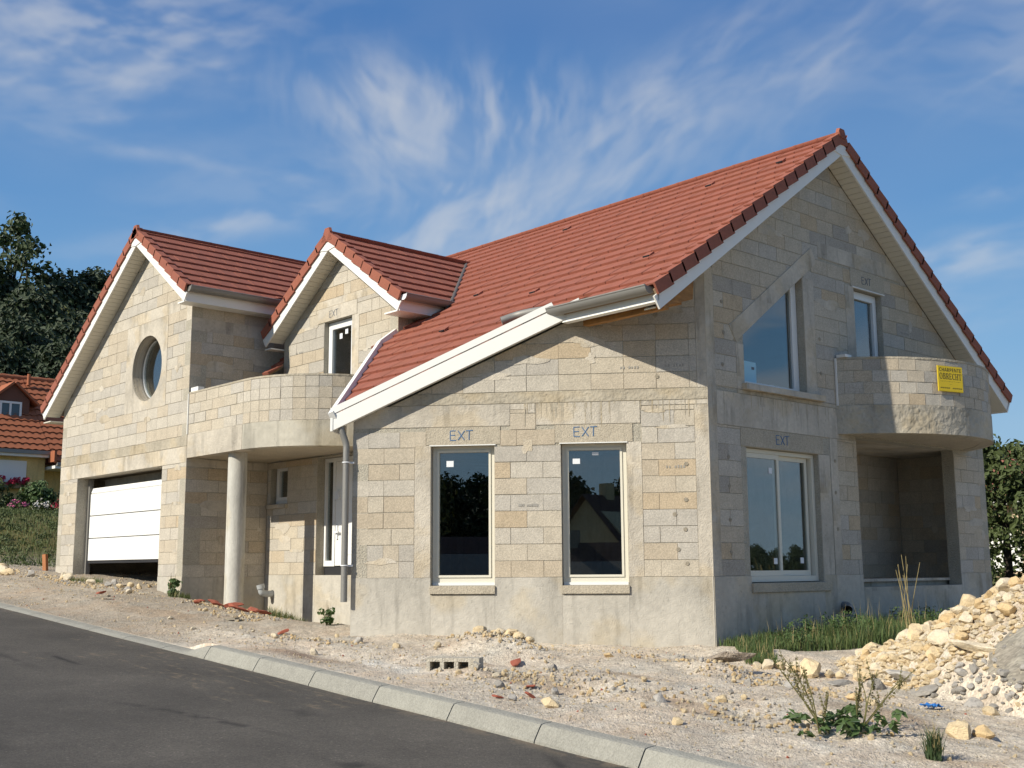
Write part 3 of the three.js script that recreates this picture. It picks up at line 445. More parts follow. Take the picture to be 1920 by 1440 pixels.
    add('door_panel', [bx(-7.05, -6.55, 1.25, 1.85, z - 0.011, z - 0.004), bx(-7.05, -6.55, 2.0, 2.65, z - 0.011, z - 0.004)], M.door, d);
    add('handle', [bx(-7.20, -7.15, 1.5, 1.72, z - 0.011, z + 0.012), bx(-7.19, -7.08, 1.60, 1.625, z + 0.013, z + 0.05)], M.label, d); add('handle', bx(-7.20, -7.10, 2.14, 2.28, z - 0.011, z + 0.03), M.label, d);
    add('threshold', bx(-7.555, -6.31, 0.93, 1.066, z - 0.08, z - 0.02), M.black, w);  // black box paints the shade of the gap below the door
  }
  framedWindow('entrance', 'balcony_door', -7.42, -6.63, 3.1, 5.075, 0.09, 0.05, { sash: 0.07, labels: [[-7.14, -7.06, 4.78, 4.87], [-6.98, -6.90, 4.84, 4.92]] });
  { // sectional garage door, a gap left under it
    const w = frameOf('garage', 'garage_door'), z = -0.24, x0 = -13.52, x1 = -10.04; const ys = [1.21, 1.64, 2.07, 2.50];
    for (let i = 0; i < 3; i++) add('door_panel', plate(rect(x0, x1, ys[i] + 0.004, ys[i + 1] - 0.004), z, z - 0.045, 0.006), M.door, w);
    add('door_panel', (() => { const g = plate(rect(x0, x1, 0, 0.11), 0, -0.045, 0.006); g.rotateX(-0.35); g.translate(0, 2.505, z - 0.003); return g; })(), M.door, w);
    add('bottom_seal', bx(x0, x1, 1.165, 1.206, z - 0.04, z - 0.005), M.black, w);
    add('guide_rail', bx(-13.605, -13.545, 0.6, 2.78, z - 0.06, z + 0.02), M.zinc, w); add('guide_rail', bx(x1 + 0.006, x1 + 0.034, 0.6, 2.78, z - 0.06, z + 0.02), M.zinc, w);
    add('head_board', bx(-13.54, -10.02, 2.62, 2.785, z - 0.3, z - 0.28), M.inside, w);
  }
}

// ---- roofs ----
// a slope: u along the eave, v up the slope, h out of it
function slopeFrame(name, org, ex, down) { // down: horizontal unit vector pointing down the slope
  const up = [-down[0] * cA, sA, -down[2] * cA], n = [down[0] * sA, cA, down[2] * sA]; return basis(name, house, org, ex, up, n);
}
const GAUGE = 0.2923, TW = 0.30;
function tileSlope(f, u0, u1, v0, v1, o) {
  const all = [], rest = [];
  for (let k = Math.floor(v0 / GAUGE); k * GAUGE < v1 - 0.02; k++) {
    const va = k * GAUGE, vb = Math.min(va + GAUGE + 0.045, v1);
    for (let c = Math.floor(u0 / TW) - 1; c * TW < u1 + TW; c++) {
      const ua = c * TW + (k % 2 ? TW / 2 : 0) + 0.002, ub = ua + TW - rr(0.004, 0.007);
      let p = rect(Math.max(ua, u0), Math.min(ub, u1), va, vb); if (p[1][0] - p[0][0] < 0.03) continue;
      const ctr = [(ua + ub) / 2, (va + vb) / 2]; if (o.skip && o.skip(...ctr)) continue;
      for (const cl of o.clips ? o.clips(...ctr) : []) p = p.length > 2 ? clip(p, cl) : p;
      if (p.length < 3 || areaOf(p) < 0.002) continue;
      const e = rr(-0.002, 0.003), tilt = rr(-0.01, 0.01); all.push({ p, near: o.near(...ctr), top: (x, y) => 0.036 + e - (y - va) * 0.10 + (x - ctr[0]) * tilt * 0.3 });
    }
  }
  all.sort((a, b) => a.near - b.near);
  all.forEach((t, i) => { const g = plate(t.p, t.top, -0.008, 0.003, R() * 5, R() * 5); if (i < o.max) add('roof_tile', g, M.tiles[pick([0, 0, 1, 1, 2, 3])], f); else rest.push(g); });
  if (rest.length) add('roof_tiling', rest, M.tiles[1], f, 'stuff');
}
function vergeTiles(f, u, side, rows, v0 = 0) { // side +1: verge at the +u end
  for (let k = 0; k < rows; k++) { const g = bx(side > 0 ? u - 0.10 : u - 0.005, side > 0 ? u + 0.005 : u + 0.10, 0, GAUGE + 0.035, 0.012, 0.03); const s = bx(side > 0 ? u + 0.005 : u - 0.035, side > 0 ? u + 0.035 : u - 0.005, 0, GAUGE + 0.03, -0.115, 0.031); const m = mergeGeometries([plain(g), plain(s)]); m.rotateX(-0.085); m.translate(0, v0 + k * GAUGE - 0.005, 0.034); add('verge_tile', m, M.tiles[pick([0, 1, 2])], f); }
}
function ridgeTiles(name, p0, p1) { // half-round caps from p0 to p1
  const f = new THREE.Group(); f.name = name; house.add(f); const a = new THREE.Vector3(...p0), b = new THREE.Vector3(...p1), L = a.distanceTo(b), d = b.clone().sub(a).normalize(), n = Math.round(L / 0.36);
  const sh = new THREE.CylinderGeometry(0.100, 0.094, 0.40, 12, 1, true, -Math.PI / 2, Math.PI).rotateX(Math.PI / 2), col = new THREE.CylinderGeometry(0.1035, 0.103, 0.03, 12, 1, false, -Math.PI / 2, Math.PI).rotateX(Math.PI / 2); col.translate(0, 0, 0.165);
  sh.scale(1.1, 0.85, 1); col.scale(1.1, 0.85, 1);
  const disc = new THREE.CircleGeometry(0.100, 16, 0, Math.PI); disc.scale(1.1, 0.85, 1); disc.translate(0, 0, -0.19); const disc2 = disc.clone(); disc2.scale(0.85, 0.85, 1); disc2.translate(0, 0, 0.385); const g = mergeGeometries([plain(sh), plain(col)]); // axis along z, dome towards +y after the turn below
  for (let i = 0; i < n; i++) { const o = add('ridge_tile', g, M.tiles[pick([0, 1, 2])], f); const zc = d.clone(), y = new THREE.Vector3(0, 1, 0), x = new THREE.Vector3().crossVectors(y, zc); o.quaternion.setFromRotationMatrix(new THREE.Matrix4().makeBasis(x, y, zc)); o.position.copy(a).addScaledVector(d, (i + 0.5) * L / n); }
}
const slab = (f, pts, h0, h1, name, m) => { const g = new THREE.ExtrudeGeometry(shapeOf(pts), { depth: h1 - h0, bevelEnabled: false }); g.translate(0, 0, h0); return add(name, uvBox(g), m, f); };
{
  // main roof, front slope
  const ZEAVE = 1.27, f = slopeFrame('main_roof', [0, roofY(ZEAVE), ZEAVE], [1, 0, 0], [0, 0, 1]), vz = (z) => (ZEAVE - z) / cA, VR = vz(RIDGE_Z);
  const fl = (z) => (0.132 - cT * z) / sT; // x on the line of the pavilion fascia
  const poly = [[0.29, RIDGE_Z], [0.29, ZEAVE], [fl(ZEAVE), ZEAVE], [-3.48, 3.09], [-5.36, 1.02], [-5.40, ZE], [-5.40, -0.5], [DRX, -2.02], [-8.68, -0.26], [-8.68, ZE], [-8.8, 0.92], [-10.75, RIDGE_Z]].map(([x, z]) => [x, vz(z)]);
  slab(f, poly, -0.075, -0.015, 'roof_deck', M.underlay);
  const hp = (x0, z0, x1, z1) => { const p = [x0, vz(z0)], q = [x1, vz(z1)], a = -(q[1] - p[1]), b = q[0] - p[0]; return [a, b, a * p[0] + b * p[1]]; };
  const fas = hp(-3.48, 3.093, fl(ZEAVE), ZEAVE).map((v) => -v), ver = hp(-5.36, 1.02, -3.46, 3.12).map((v) => -v), val = hp(-8.8, 0.93, -10.7, -2.83), dv = hp(-4.95, 0, -6.92, -1.97).map((v) => -v);
  const inside = (c, x, z) => c[0] * x + c[1] * vz(z) <= c[2];
  // orient the half planes by a point that must stay in
  const keep = (c, x, z) => (inside(c, x, z) ? c : c.map((v) => -v));
  const F1 = keep(fas, -2.5, 1), V1 = keep(ver, -2.5, 1.5), G1 = keep(val, -5, -1), D1 = keep(dv, -4, -1.5);
  tileSlope(f, -10.7, 0.24, vz(3.15), VR - 0.05, {
    max: 300, near: (u, v) => Math.hypot(8.7 - u, 11.15 - (ZEAVE - v * cA)),
    skip: (u, v) => { const z = ZEAVE - v * cA; return u < -5.5 && z > u + 5.1 && (u > -8.6 || z < -0.2) && z > -u - 8.9; },
    clips: (u, v) => { const z = ZEAVE - v * cA, c = []; if (v < 0.4) { c.push(V1); if (u < -1.0) c.push(F1); if (u >= fl(ZEAVE)) c.push([0, -1, 0]); } if (u < -8) c.push(G1); if (u < -5.38 && z < -0.3 && u > -7.2) c.push(D1); return c; },
  });
  vergeTiles(f, 0.29, 1, 17);
  // the few raised vent tiles; a black box paints the shade in each slot
  for (const [u, v] of [[-0.75, 1.25], [-2.6, 0.95], [-3.8, 0.2], [-1.6, 4.2], [-4.6, 4.2], [-0.4, 4.3], [-4.4, 1.6]]) { const g = bx(u, u + 0.10, v, v + 0.02, 0.028, 0.046); add('vent_slot_shade', g, M.black, f); const h = bx(u - 0.01, u + 0.11, v + 0.021, v + 0.12, 0.02, 0.047); add('vent_tile_hood', h, M.tiles[0], f); }
  // back slope
  const bk = slopeFrame('main_roof_back', [0, roofY(-0.0) , 0], [-1, 0, 0], [0, 0, -1]); bk.position.set(0, RIDGE_Y - SL * 4.72, RIDGE_Z - 4.72); const VB = 4.72 / cA;
  slab(bk, [[-0.29, 0], [14.7, 0], [14.7, VB], [-0.29, VB]], -0.075, -0.015, 'roof_deck', M.underlay);
  tileSlope(bk, -0.24, 14.6, 0, VB - 0.05, { max: 0, near: () => 0 }); vergeTiles(bk, -0.29, -1, 19);
  // rake boards, soffits at the gable end
  for (const [g, s] of [[f, 1], [bk, -1]]) {
    const vmax = g === f ? VR : VB, u = s > 0 ? 0.27 : -0.27;
    add('rake_board', s > 0 ? bx(0.262, 0.286, -0.06, vmax, -0.245, -0.078) : bx(-0.286, -0.262, 0.0, vmax, -0.245, -0.078), M.white, g);
    const gs = []; for (let i = 0; i * 0.1 < vmax - 0.1; i++) { const a = i * 0.1 + 0.002, b = a + 0.094; gs.push(s > 0 ? bx(0.008, 0.26, a, b, -0.243, -0.23) : bx(-0.26, -0.008, a, b, -0.243, -0.23)); } add('soffit_boards', gs, M.soffit, g);
  }
  add('eave_soffit', bx(-0.29, 9, -0.02, 0.62, -0.26, -0.246), M.soffit, bk); add('eave_board', bx(-0.288, 9, -0.05, -0.022, -0.26, -0.02), M.white, bk);
  ridgeTiles('main_ridge', [0.32, RIDGE_Y + 0.015, RIDGE_Z], [-10.6, RIDGE_Y + 0.015, RIDGE_Z]);
  // eave over the corner: white board, zinc gutter, timber
  const eave = new THREE.Group(); eave.name = 'corner_eave'; house.add(eave);
  add('eave_board', bx(fl(1.2) - 0.02, 0.286, 4.02, 4.19, 1.19, 1.215), M.white, eave); add('bottom_trim', bx(fl(1.2) - 0.02, 0.288, 4.002, 4.02, 1.13, 1.235), M.white, eave);
  const gut = (len) => { const s = new THREE.Shape(); s.absarc(0, 0, 0.085, Math.PI, 2 * Math.PI, false); s.absarc(0, 0, 0.078, 2 * Math.PI, Math.PI, true); const g = new THREE.ExtrudeGeometry(s, { depth: len, bevelEnabled: false, curveSegments: 10 }); const lip = new THREE.CylinderGeometry(0.012, 0.012, len, 8).rotateX(Math.PI / 2); lip.translate(0.083, 0.003, len / 2); return mergeGeometries([plain(g), plain(lip)]); };
  const gg = gut(1.62); gg.rotateY(-Math.PI / 2); gg.translate(0.25, 4.175, 1.305); // runs along -x
  const ggm = add('gutter', gg, M.zinc, eave);
  const cap = new THREE.CircleGeometry(0.085, 20, Math.PI, Math.PI).rotateY(Math.PI / 2); cap.translate(0.251, 4.175, 1.305); add('gutter_end', plain(cap), M.zinc, eave);
  add('gutter_spout', plain(tube([[-1.2, 4.15, 1.31], [-1.55, 4.185, 1.34], [-1.85, 4.175, 1.40], [-2.0, 4.10, 1.56]], 0.055, 12)), M.zinc, eave);
  for (const x of [0.05, -0.4, -0.85, -1.25]) add('gutter_bracket', bx(x, x + 0.025, 4.16, 4.172, 1.215, 1.39), M.zinc, eave);
  const bm = [bx(-1.05, 0.24, 3.955, 4.10, 0.97, 1.06), bx(-0.9, 0.18, 4.07, 4.2, 0.66, 0.96)]; add('timber_plate', bm, M.timber, eave); add('timber_panel', plate([[-1.14, 3.95], [-0.50, 4.15], [-0.46, 4.50], [-1.14, 4.07]], 0.03, 0, 0.002).rotateY(Math.PI / 2).translate(0.19, 0, 0), M.timber, eave);

  // pavilion fascia (parallel to its wall) and the verge cap on its side
  const fa = frameOf('pavilion', 'pavilion_fascia'), s0 = -4.64, s1 = -1.53, yb = (s) => 2.72 + (s + 4.64) * SL * sT, d0 = 0.155;
  add('fascia_board', plate([[s0, yb(s0)], [s1, yb(s1)], [s1 + 0.0, yb(s1) + 0.19], [s0, yb(s0) + 0.195]], d0 + 0.012, d0 - 0.012, 0.002), M.white, fa);
  add('upper_fascia_board', plate([[s0, yb(s0) + 0.203], [s1 - 0.30, yb(s1 - 0.3) + 0.203], [s1 - 0.34, yb(s1 - 0.34) + 0.295], [s0, yb(s0) + 0.295]], d0 + 0.019, d0 - 0.006, 0.002), M.white, fa);
  add('fascia_soffit', plate([[s0, yb(s0) + 0.02], [s1, yb(s1) + 0.02], [s1, yb(s1) + 0.04], [s0, yb(s0) + 0.04]], d0 - 0.013, 0.01, 0.001), M.white, fa);
  const cap1 = [[-3.46, 3.12], [-5.36, 1.02], [-5.41, ZE + 0.02]].map(([x, z]) => [x, vz(z)]);
  const capStrip = (p, q, wd, h0, h1, name, m) => { const dx = q[0] - p[0], dy = q[1] - p[1], l = Math.hypot(dx, dy), nx = -dy / l * wd, ny = dx / l * wd; add(name, plate([[p[0], p[1]], [q[0], q[1]], [q[0] - nx, q[1] - ny], [p[0] - nx, p[1] - ny]], h1, h0, 0.002), m, f); };
  const ext = (p, q, e) => { const l = Math.hypot(q[0] - p[0], q[1] - p[1]); return [q[0] + (q[0] - p[0]) / l * e, q[1] + (q[1] - p[1]) / l * e]; };
  capStrip(cap1[0], ext(cap1[0], cap1[1], -0.005), 0.075, -0.10, 0.085, 'verge_cap', M.white); capStrip(cap1[1], cap1[2], 0.075, -0.10, 0.087, 'verge_cap', M.white);
  add('fascia_end_board', (() => { const g = bx(-0.02, 0.012, 2.715, 3.01, -0.62, 0.02); g.rotateY(0); return g; })(), M.white, basis('fascia_end', house, [s0 * cT + d0 * sT, 0, -s0 * sT + d0 * cT], [cT, 0, -sT], [0, 1, 0], [sT, 0, cT]));

  // downpipe at the pavilion corner
  const dp = frameOf('pavilion', 'downpipe'); const px = -4.475, pd = 0.075;
  add('pipe', plain(tube([[px - 0.06, 2.86, pd + 0.03], [px - 0.055, 2.74, pd + 0.03], [px - 0.02, 2.62, pd + 0.01], [px, 2.54, pd], [px, 2.40, pd], [px, 1.9, pd], [px, 1.2, pd], [px, 0.62, pd]], 0.041, 16, 0.4, 60)), M.zinc, dp);
  for (const y of [2.33, 1.06]) { const c = new THREE.TorusGeometry(0.043, 0.008, 8, 24).rotateX(Math.PI / 2); c.translate(px, y, pd); add('pipe_clip', [plain(c), plain(bx(px + 0.03, px + 0.09, y - 0.012, y + 0.012, pd - 0.06, pd - 0.03))], M.label, dp); }

  // garage roof: right and left slopes
  const zf = GZ + 0.29, gR = slopeFrame('garage_roof', [0, 0, 0], [0, 0, -1], [1, 0, 0]), XE = -8.76, gy = (x) => GRY - SL * (x - GRX), VG = (XE - GRX) / cA; gR.position.set(XE, gy(XE), zf); // u = zf - z
  slab(gR, [[0, 0], [1.6, 0], [5.32, VG], [0, VG]], -0.075, -0.015, 'roof_deck', M.underlay);
  tileSlope(gR, 0.05, 5.4, 0, VG - 0.05, { max: 220, near: (u) => u, clips: () => [[VG, -(5.32 - 1.55), VG * 1.55]] });
  vergeTiles(gR, 0.0, -1, Math.floor(VG / GAUGE));
  const gL = slopeFrame('garage_roof_outer', [0, 0, 0], [0, 0, 1], [-1, 0, 0]), XL = -14.86, VL = (GRX - XL) / cA; gL.position.set(XL, GRY - SL * (GRX - XL), zf); // u = z - zf
  slab(gL, [[-9, 0], [0, 0], [0, VL], [-9, VL]], -0.075, -0.015, 'roof_deck', M.underlay); tileSlope(gL, -9, -0.05, 0, VL - 0.05, { max: 0, near: () => 0 }); vergeTiles(gL, 0.0, 1, Math.floor(VL / GAUGE) + 1);
  add('rake_board', bx(-0.002, 0.022, -0.06, VG, -0.235, -0.078), M.white, gR); add('rake_board', bx(-0.022, 0.002, -0.03, VL, -0.235, -0.078), M.white, gL);
  for (const [g, vm, s] of [[gR, VG, 1], [gL, VL, -1]]) { const gs = []; for (let i = 0; i * 0.1 < vm - 0.12; i++) gs.push(s > 0 ? bx(0.024, 0.285, i * 0.1 + 0.06, i * 0.1 + 0.154, -0.236, -0.222) : bx(-0.285, -0.024, i * 0.1 + 0.06, i * 0.1 + 0.154, -0.236, -0.222)); add('soffit_boards', gs, M.soffit, g); }
  ridgeTiles('garage_ridge', [GRX, GRY + 0.015, zf + 0.02], [GRX, GRY + 0.015, -2.85]);
  const ge = new THREE.Group(); ge.name = 'garage_eave'; house.add(ge); const yE = gy(XE);
  add('eave_board', bx(XE - 0.075, XE - 0.05, yE - 0.2, yE - 0.04, 0.2, zf - 0.01), M.white, ge); add('eave_soffit', bx(GX + 0.01, XE - 0.05, yE - 0.225, yE - 0.202, 0.2, zf - 0.02), M.white, ge);
  const g3 = gut(2.4); g3.translate(XE + 0.035, yE + 0.01, zf - 2.42); add('gutter', g3, M.zinc, ge); const c3 = new THREE.CircleGeometry(0.085, 20, Math.PI, Math.PI); c3.translate(XE + 0.035, yE + 0.01, zf - 0.019); add('gutter_end', plain(c3), M.zinc, ge);
  add('eave_return', bx(XL + 0.02, GL - 0.01, GRY - SL * (GRX - XL) - 0.275, GRY - SL * (GRX - XL) - 0.255, -6.8, zf - 0.03), M.soffit, ge); const g4 = gut(9); g4.rotateY(Math.PI); g4.translate(XL - 0.035, GRY - SL * (GRX - XL) + 0.0, zf - 0.02); add('gutter', g4, M.zinc, ge);

  // dormer roof
  const zd = 0.95, XD = -4.93, dy = (x) => DRY - SL * Math.abs(x - DRX), VD = (XD - DRX) / cA;
  const dR = slopeFrame('dormer_roof', [0, 0, 0], [0, 0, -1], [1, 0, 0]); dR.position.set(XD, dy(XD), zd);
  const uV = (x) => zd - (x + 4.9); // valley: z = x + 4.9
  slab(dR, [[0, 0], [uV(XD), 0], [uV(DRX), VD], [0, VD]], -0.075, -0.015, 'roof_deck', M.underlay);
  tileSlope(dR, 0.05, 3.2, 0, VD - 0.04, { max: 200, near: (u) => u, clips: () => [[VD, -(uV(DRX) - uV(XD)), VD * (uV(XD) - 0.02)]] }); vergeTiles(dR, 0, -1, Math.floor(VD / GAUGE));
  const dL = slopeFrame('dormer_roof_outer', [0, 0, 0], [0, 0, 1], [-1, 0, 0]), XDL = -8.91; dL.position.set(XDL, dy(XDL), zd); const VDL = (DRX - XDL) / cA;
  slab(dL, [[-1.05, 0], [0, 0], [0, VDL], [-2.95, VDL]], -0.075, -0.015, 'roof_deck', M.underlay); tileSlope(dL, -2.9, -0.05, 0, VDL - 0.04, { max: 0, near: () => 0, clips: () => [[-VDL, -(2.95 - 1.05), VDL * 1.03]] }); vergeTiles(dL, 0, 1, Math.floor(VDL / GAUGE));
  add('rake_board', bx(-0.002, 0.022, -0.06, VD, -0.235, -0.078), M.white, dR); add('rake_board', bx(-0.022, 0.002, -0.06, VDL, -0.235, -0.078), M.white, dL);
  for (const [g, vm, s] of [[dR, VD, 1], [dL, VDL, -1]]) { const gs = []; for (let i = 0; i * 0.1 < vm - 0.12; i++) gs.push(s > 0 ? bx(0.024, 0.285, i * 0.1 + 0.06, i * 0.1 + 0.154, -0.236, -0.222) : bx(-0.285, -0.024, i * 0.1 + 0.06, i * 0.1 + 0.154, -0.236, -0.222)); add('soffit_boards', gs, M.soffit, g); }
  ridgeTiles('dormer_ridge', [DRX, DRY + 0.015, zd + 0.02], [DRX, DRY + 0.015, -2.0]);
  const de = new THREE.Group(); de.name = 'dormer_eave'; house.add(de); const yD = dy(XD);
  add('eave_board', bx(XD - 0.075, XD - 0.05, yD - 0.2, yD - 0.04, 0.06, zd - 0.01), M.white, de); add('eave_soffit', bx(-5.37, XD - 0.05, yD - 0.225, yD - 0.202, 0.06, zd - 0.02), M.white, de);
  const g5 = gut(0.93); g5.translate(XD + 0.035, yD + 0.005, zd - 0.95); add('gutter', g5, M.zinc, de); const c5 = new THREE.CircleGeometry(0.085, 20, Math.PI, Math.PI); c5.translate(XD + 0.035, yD + 0.005, zd - 0.019); add('gutter_end', plain(c5), M.label, de);
  add('gutter_outlet', plain(tube([[XD + 0.035, yD - 0.06, zd - 0.9], [XD + 0.06, yD - 0.09, zd - 0.86], [XD + 0.12, yD - 0.10, zd - 0.84]], 0.03, 10)), M.zinc, de);
  add('eave_return', bx(XDL + 0.02, -8.69, dy(XDL) - 0.275, dy(XDL) - 0.255, 0.1, zd - 0.03), M.white, de); add('valley_flashing', (() => { const a = new THREE.Vector3(XD, dy(XD) + 0.03, XD + 4.9), b = new THREE.Vector3(DRX, DRY + 0.02, DRX + 4.9); return plain(new THREE.TubeGeometry(new THREE.LineCurve3(a, b), 2, 0.035, 6).toNonIndexed()); })(), mat('dark_lead', [0.10, 0.09, 0.085], { roughness: 0.7 }), de);
}
{ // boards closing the three gable peaks
  const pk = (name, org, ex, ez, h) => { const g = basis(name, house, org, ex, [0, 1, 0], ez); add('peak_board', plate([[-0.42, -0.35], [-0.30, -0.44 + 0.0], [0, -0.232], [0.30, -0.44], [0.42, -0.35], [0, -0.055]].slice(0, 0).concat([[-0.25, -0.262], [0, -0.30], [0.25, -0.262], [0, -0.09]]), 0.0, -0.02, 0.001), M.white, g); add('peak_tile', plate([[-0.17, -0.15], [0.17, -0.15], [0.06, 0.09], [-0.06, 0.09]], 0.02, -0.03, 0.006), M.tiles[0], g); };
  pk('main_peak', [0.30, RIDGE_Y, RIDGE_Z], [0, 0, -1], [1, 0, 0]); pk('garage_peak', [GRX, GRY, GZ + 0.305], [1, 0, 0], [0, 0, 1]); pk('dormer_peak', [DRX, DRY, 0.965], [1, 0, 0], [0, 0, 1]);
}
// ---- small fittings on the walls ----
{
  const elbow = (name, pts, m) => { const g = new THREE.Group(); g.name = name; house.add(g); add('pipe', plain(tube(pts, 0.055, 14, 0.3, 24)), m, g); const e = pts[pts.length - 1], p = pts[pts.length - 2], d = new THREE.Vector3(e[0] - p[0], e[1] - p[1], e[2] - p[2]).normalize(); const c = new THREE.CylinderGeometry(0.068, 0.068, 0.07, 18, 1, true); const o = add('socket', plain(c), m, g); o.position.set(...e); o.quaternion.setFromUnitVectors(new THREE.Vector3(0, 1, 0), d); };
  elbow('waste_pipe', [[-8.86, 0.62, ZE - 0.02], [-8.86, 0.62, ZE + 0.10], [-8.87, 0.64, ZE + 0.2], [-8.88, 0.74, ZE + 0.22]], mat('light_grey_pipe', [0.40, 0.42, 0.43], { roughness: 0.4 }));
  elbow('waste_pipe', [[-0.02, 0.50, -2.75], [0.06, 0.50, -2.74], [0.13, 0.47, -2.68], [0.17, 0.45, -2.60]], M.pipe);
}
// ---- the carpenter's sign on the gable balcony ----
{
  const cv = document.createElement('canvas'); cv.width = cv.height = 512; const c = cv.getContext('2d'); c.fillStyle = '#e3c21c'; c.fillRect(0, 0, 512, 512); c.fillStyle = '#2b2205'; c.textAlign = 'center';
  const fitText = (txt, font, cy, wd, ht) => { c.save(); c.font = font; const w = c.measureText(txt).width; c.translate(256, cy); c.scale(wd / w, ht / 73); c.fillText(txt, 0, 0); c.restore(); };
  fitText('CHARPENTE', 'bold 100px sans-serif', 112, 470, 76); fitText('OBRECHT', 'bold 100px serif', 268, 470, 128);
  c.fillStyle = '#8a7212'; let f = rng(5); for (let i = 0; i < 30; i++) c.fillRect(40 + i * 14.6, 300 + f() * 8, 4 + f() * 9, 5 + f() * 12); for (let i = 0; i < 5; i++) c.fillRect(232 + i * 12, 362, 6, 8);
  c.fillStyle = '#3a2f06'; for (const x0 of [36, 292]) for (let i = 0; i < 10; i++) if (i % 2 === 0 || f() < 0.95) c.fillRect(x0 + i * 19 + (i >> 1) * 3, 428 + f() * 4, 13, 26);
  c.fillStyle = '#b99d16'; c.fillRect(0, 496, 512, 4);
  const t = new THREE.CanvasTexture(cv); t.colorSpace = THREE.SRGBColorSpace;
  const sm = mat('yellow_sign_print', [1, 1, 1], { map: t, roughness: 0.5 }), plainY = mat('yellow_sign_edge', [0.62, 0.45, 0.02], { roughness: 0.5 });
  const g = new THREE.Group(); const face = new THREE.PlaneGeometry(0.47, 0.355); face.translate(0, 0, 0.009); add('printed_face', face, sm, g); add('board', bx(-0.237, 0.237, -0.18, 0.18, -0.008, 0.008), plainY, g);
  top(g, 'tradesman_sign', 'square yellow carpentry sign with black lettering on the curved gable balcony', 'sign');
  const a = 0.262; g.position.set(-1.13 + 2.19 * Math.cos(a) + 0.02, 3.585, -4.705 + 2.19 * Math.sin(a)); g.rotation.set(0, Math.PI / 2 - a, 0); g.rotation.z = 0;
}

// ================= ground, road, kerb =================
const gBase = (x) => 0.043 - 0.067 * x;
const bumpAt = (x, z, cx, cz, rx, rz, h) => { const q = ((x - cx) / rx) ** 2 + ((z - cz) / rz) ** 2; return q > 9 ? 0 : h * Math.exp(-q); };
const KZ = 5.09;
function roadY(x) { return gBase(x) - 0.125; }
function ground(x, z, fine = true) {
  let y = gBase(clamp(x, -60, 40));
  const near = 1 - sstep(4.2, 5.0, z);
  if (z > 5.0) { // the road bed, then the land falling away beyond it
    y -= 0.20; y -= 0.055 * Math.max(0, z - 14) * sstep(-20, 5, x); if (z > 14 && x < 0) y += 0.02 * (z - 14);
    y = Math.max(y, -7); return y;
  }
  y += near * (bumpAt(x, z, -8.0, 0.6, 1.9, 1.15, -0.66) + bumpAt(x, z, -5.6, 1.3, 1.2, 0.9, -0.34) + bumpAt(x, z, -3.6, 3.2, 1.2, 0.6, -0.10) + bumpAt(x, z, -0.95, 2.65, 0.75, 0.36, 0.20) + bumpAt(x, z, 0.25, 2.15, 0.7, 0.35, 0.08)
    + bumpAt(x, z, 1.35, 1.75, 0.35, 0.25, 0.13) + bumpAt(x, z, 3.2, 2.6, 1.2, 0.6, 0.08) + bumpAt(x, z, -1.6, 4.2, 1.2, 0.35, -0.05) + bumpAt(x, z, 1.6, 3.3, 0.8, 0.45, 0.07));
  // ground beside the gable wall and the foot of the rubble heap
  y += bumpAt(x, z, 1.0, -2.5, 1.4, 3.5, 0.10);
  const q = Math.sqrt(((x - 6.25) / 4.6) ** 2 + ((z + 0.3) / 1.75) ** 2); if (q < 1.15 && z < 4.5) y += 2.5 * Math.max(0, 1 - q);
  // the bank and wooded hill on the uphill side
  if (z < 4.5) { y += 0.95 * sstep(-16.5, -24, x) * near; y += 16 * sstep(-42, -120, x) + 2.5 * sstep(-24, -60, x); }
  y -= 0.105 * sstep(3.7, 4.85, z) * sstep(-2.9, -3.5, x) * (1 - sstep(5, 6, z));
  if (fine) { const f = near * sstep(-22, -18, x) * (1 - sstep(8, 11, x)); y += f * ((0.05 + 0.06 * sstep(-2.5, 0.5, x) * sstep(4.9, 4.3, z)) * (fbm(x * 1.3 + 5, z * 1.3, 3) - 0.5) + 0.045 * (fbm(x * 6, z * 6 + 3, 3) - 0.5) + 0.016 * (fbm(x * 19, z * 19, 2) - 0.5)); }
  return y;
}
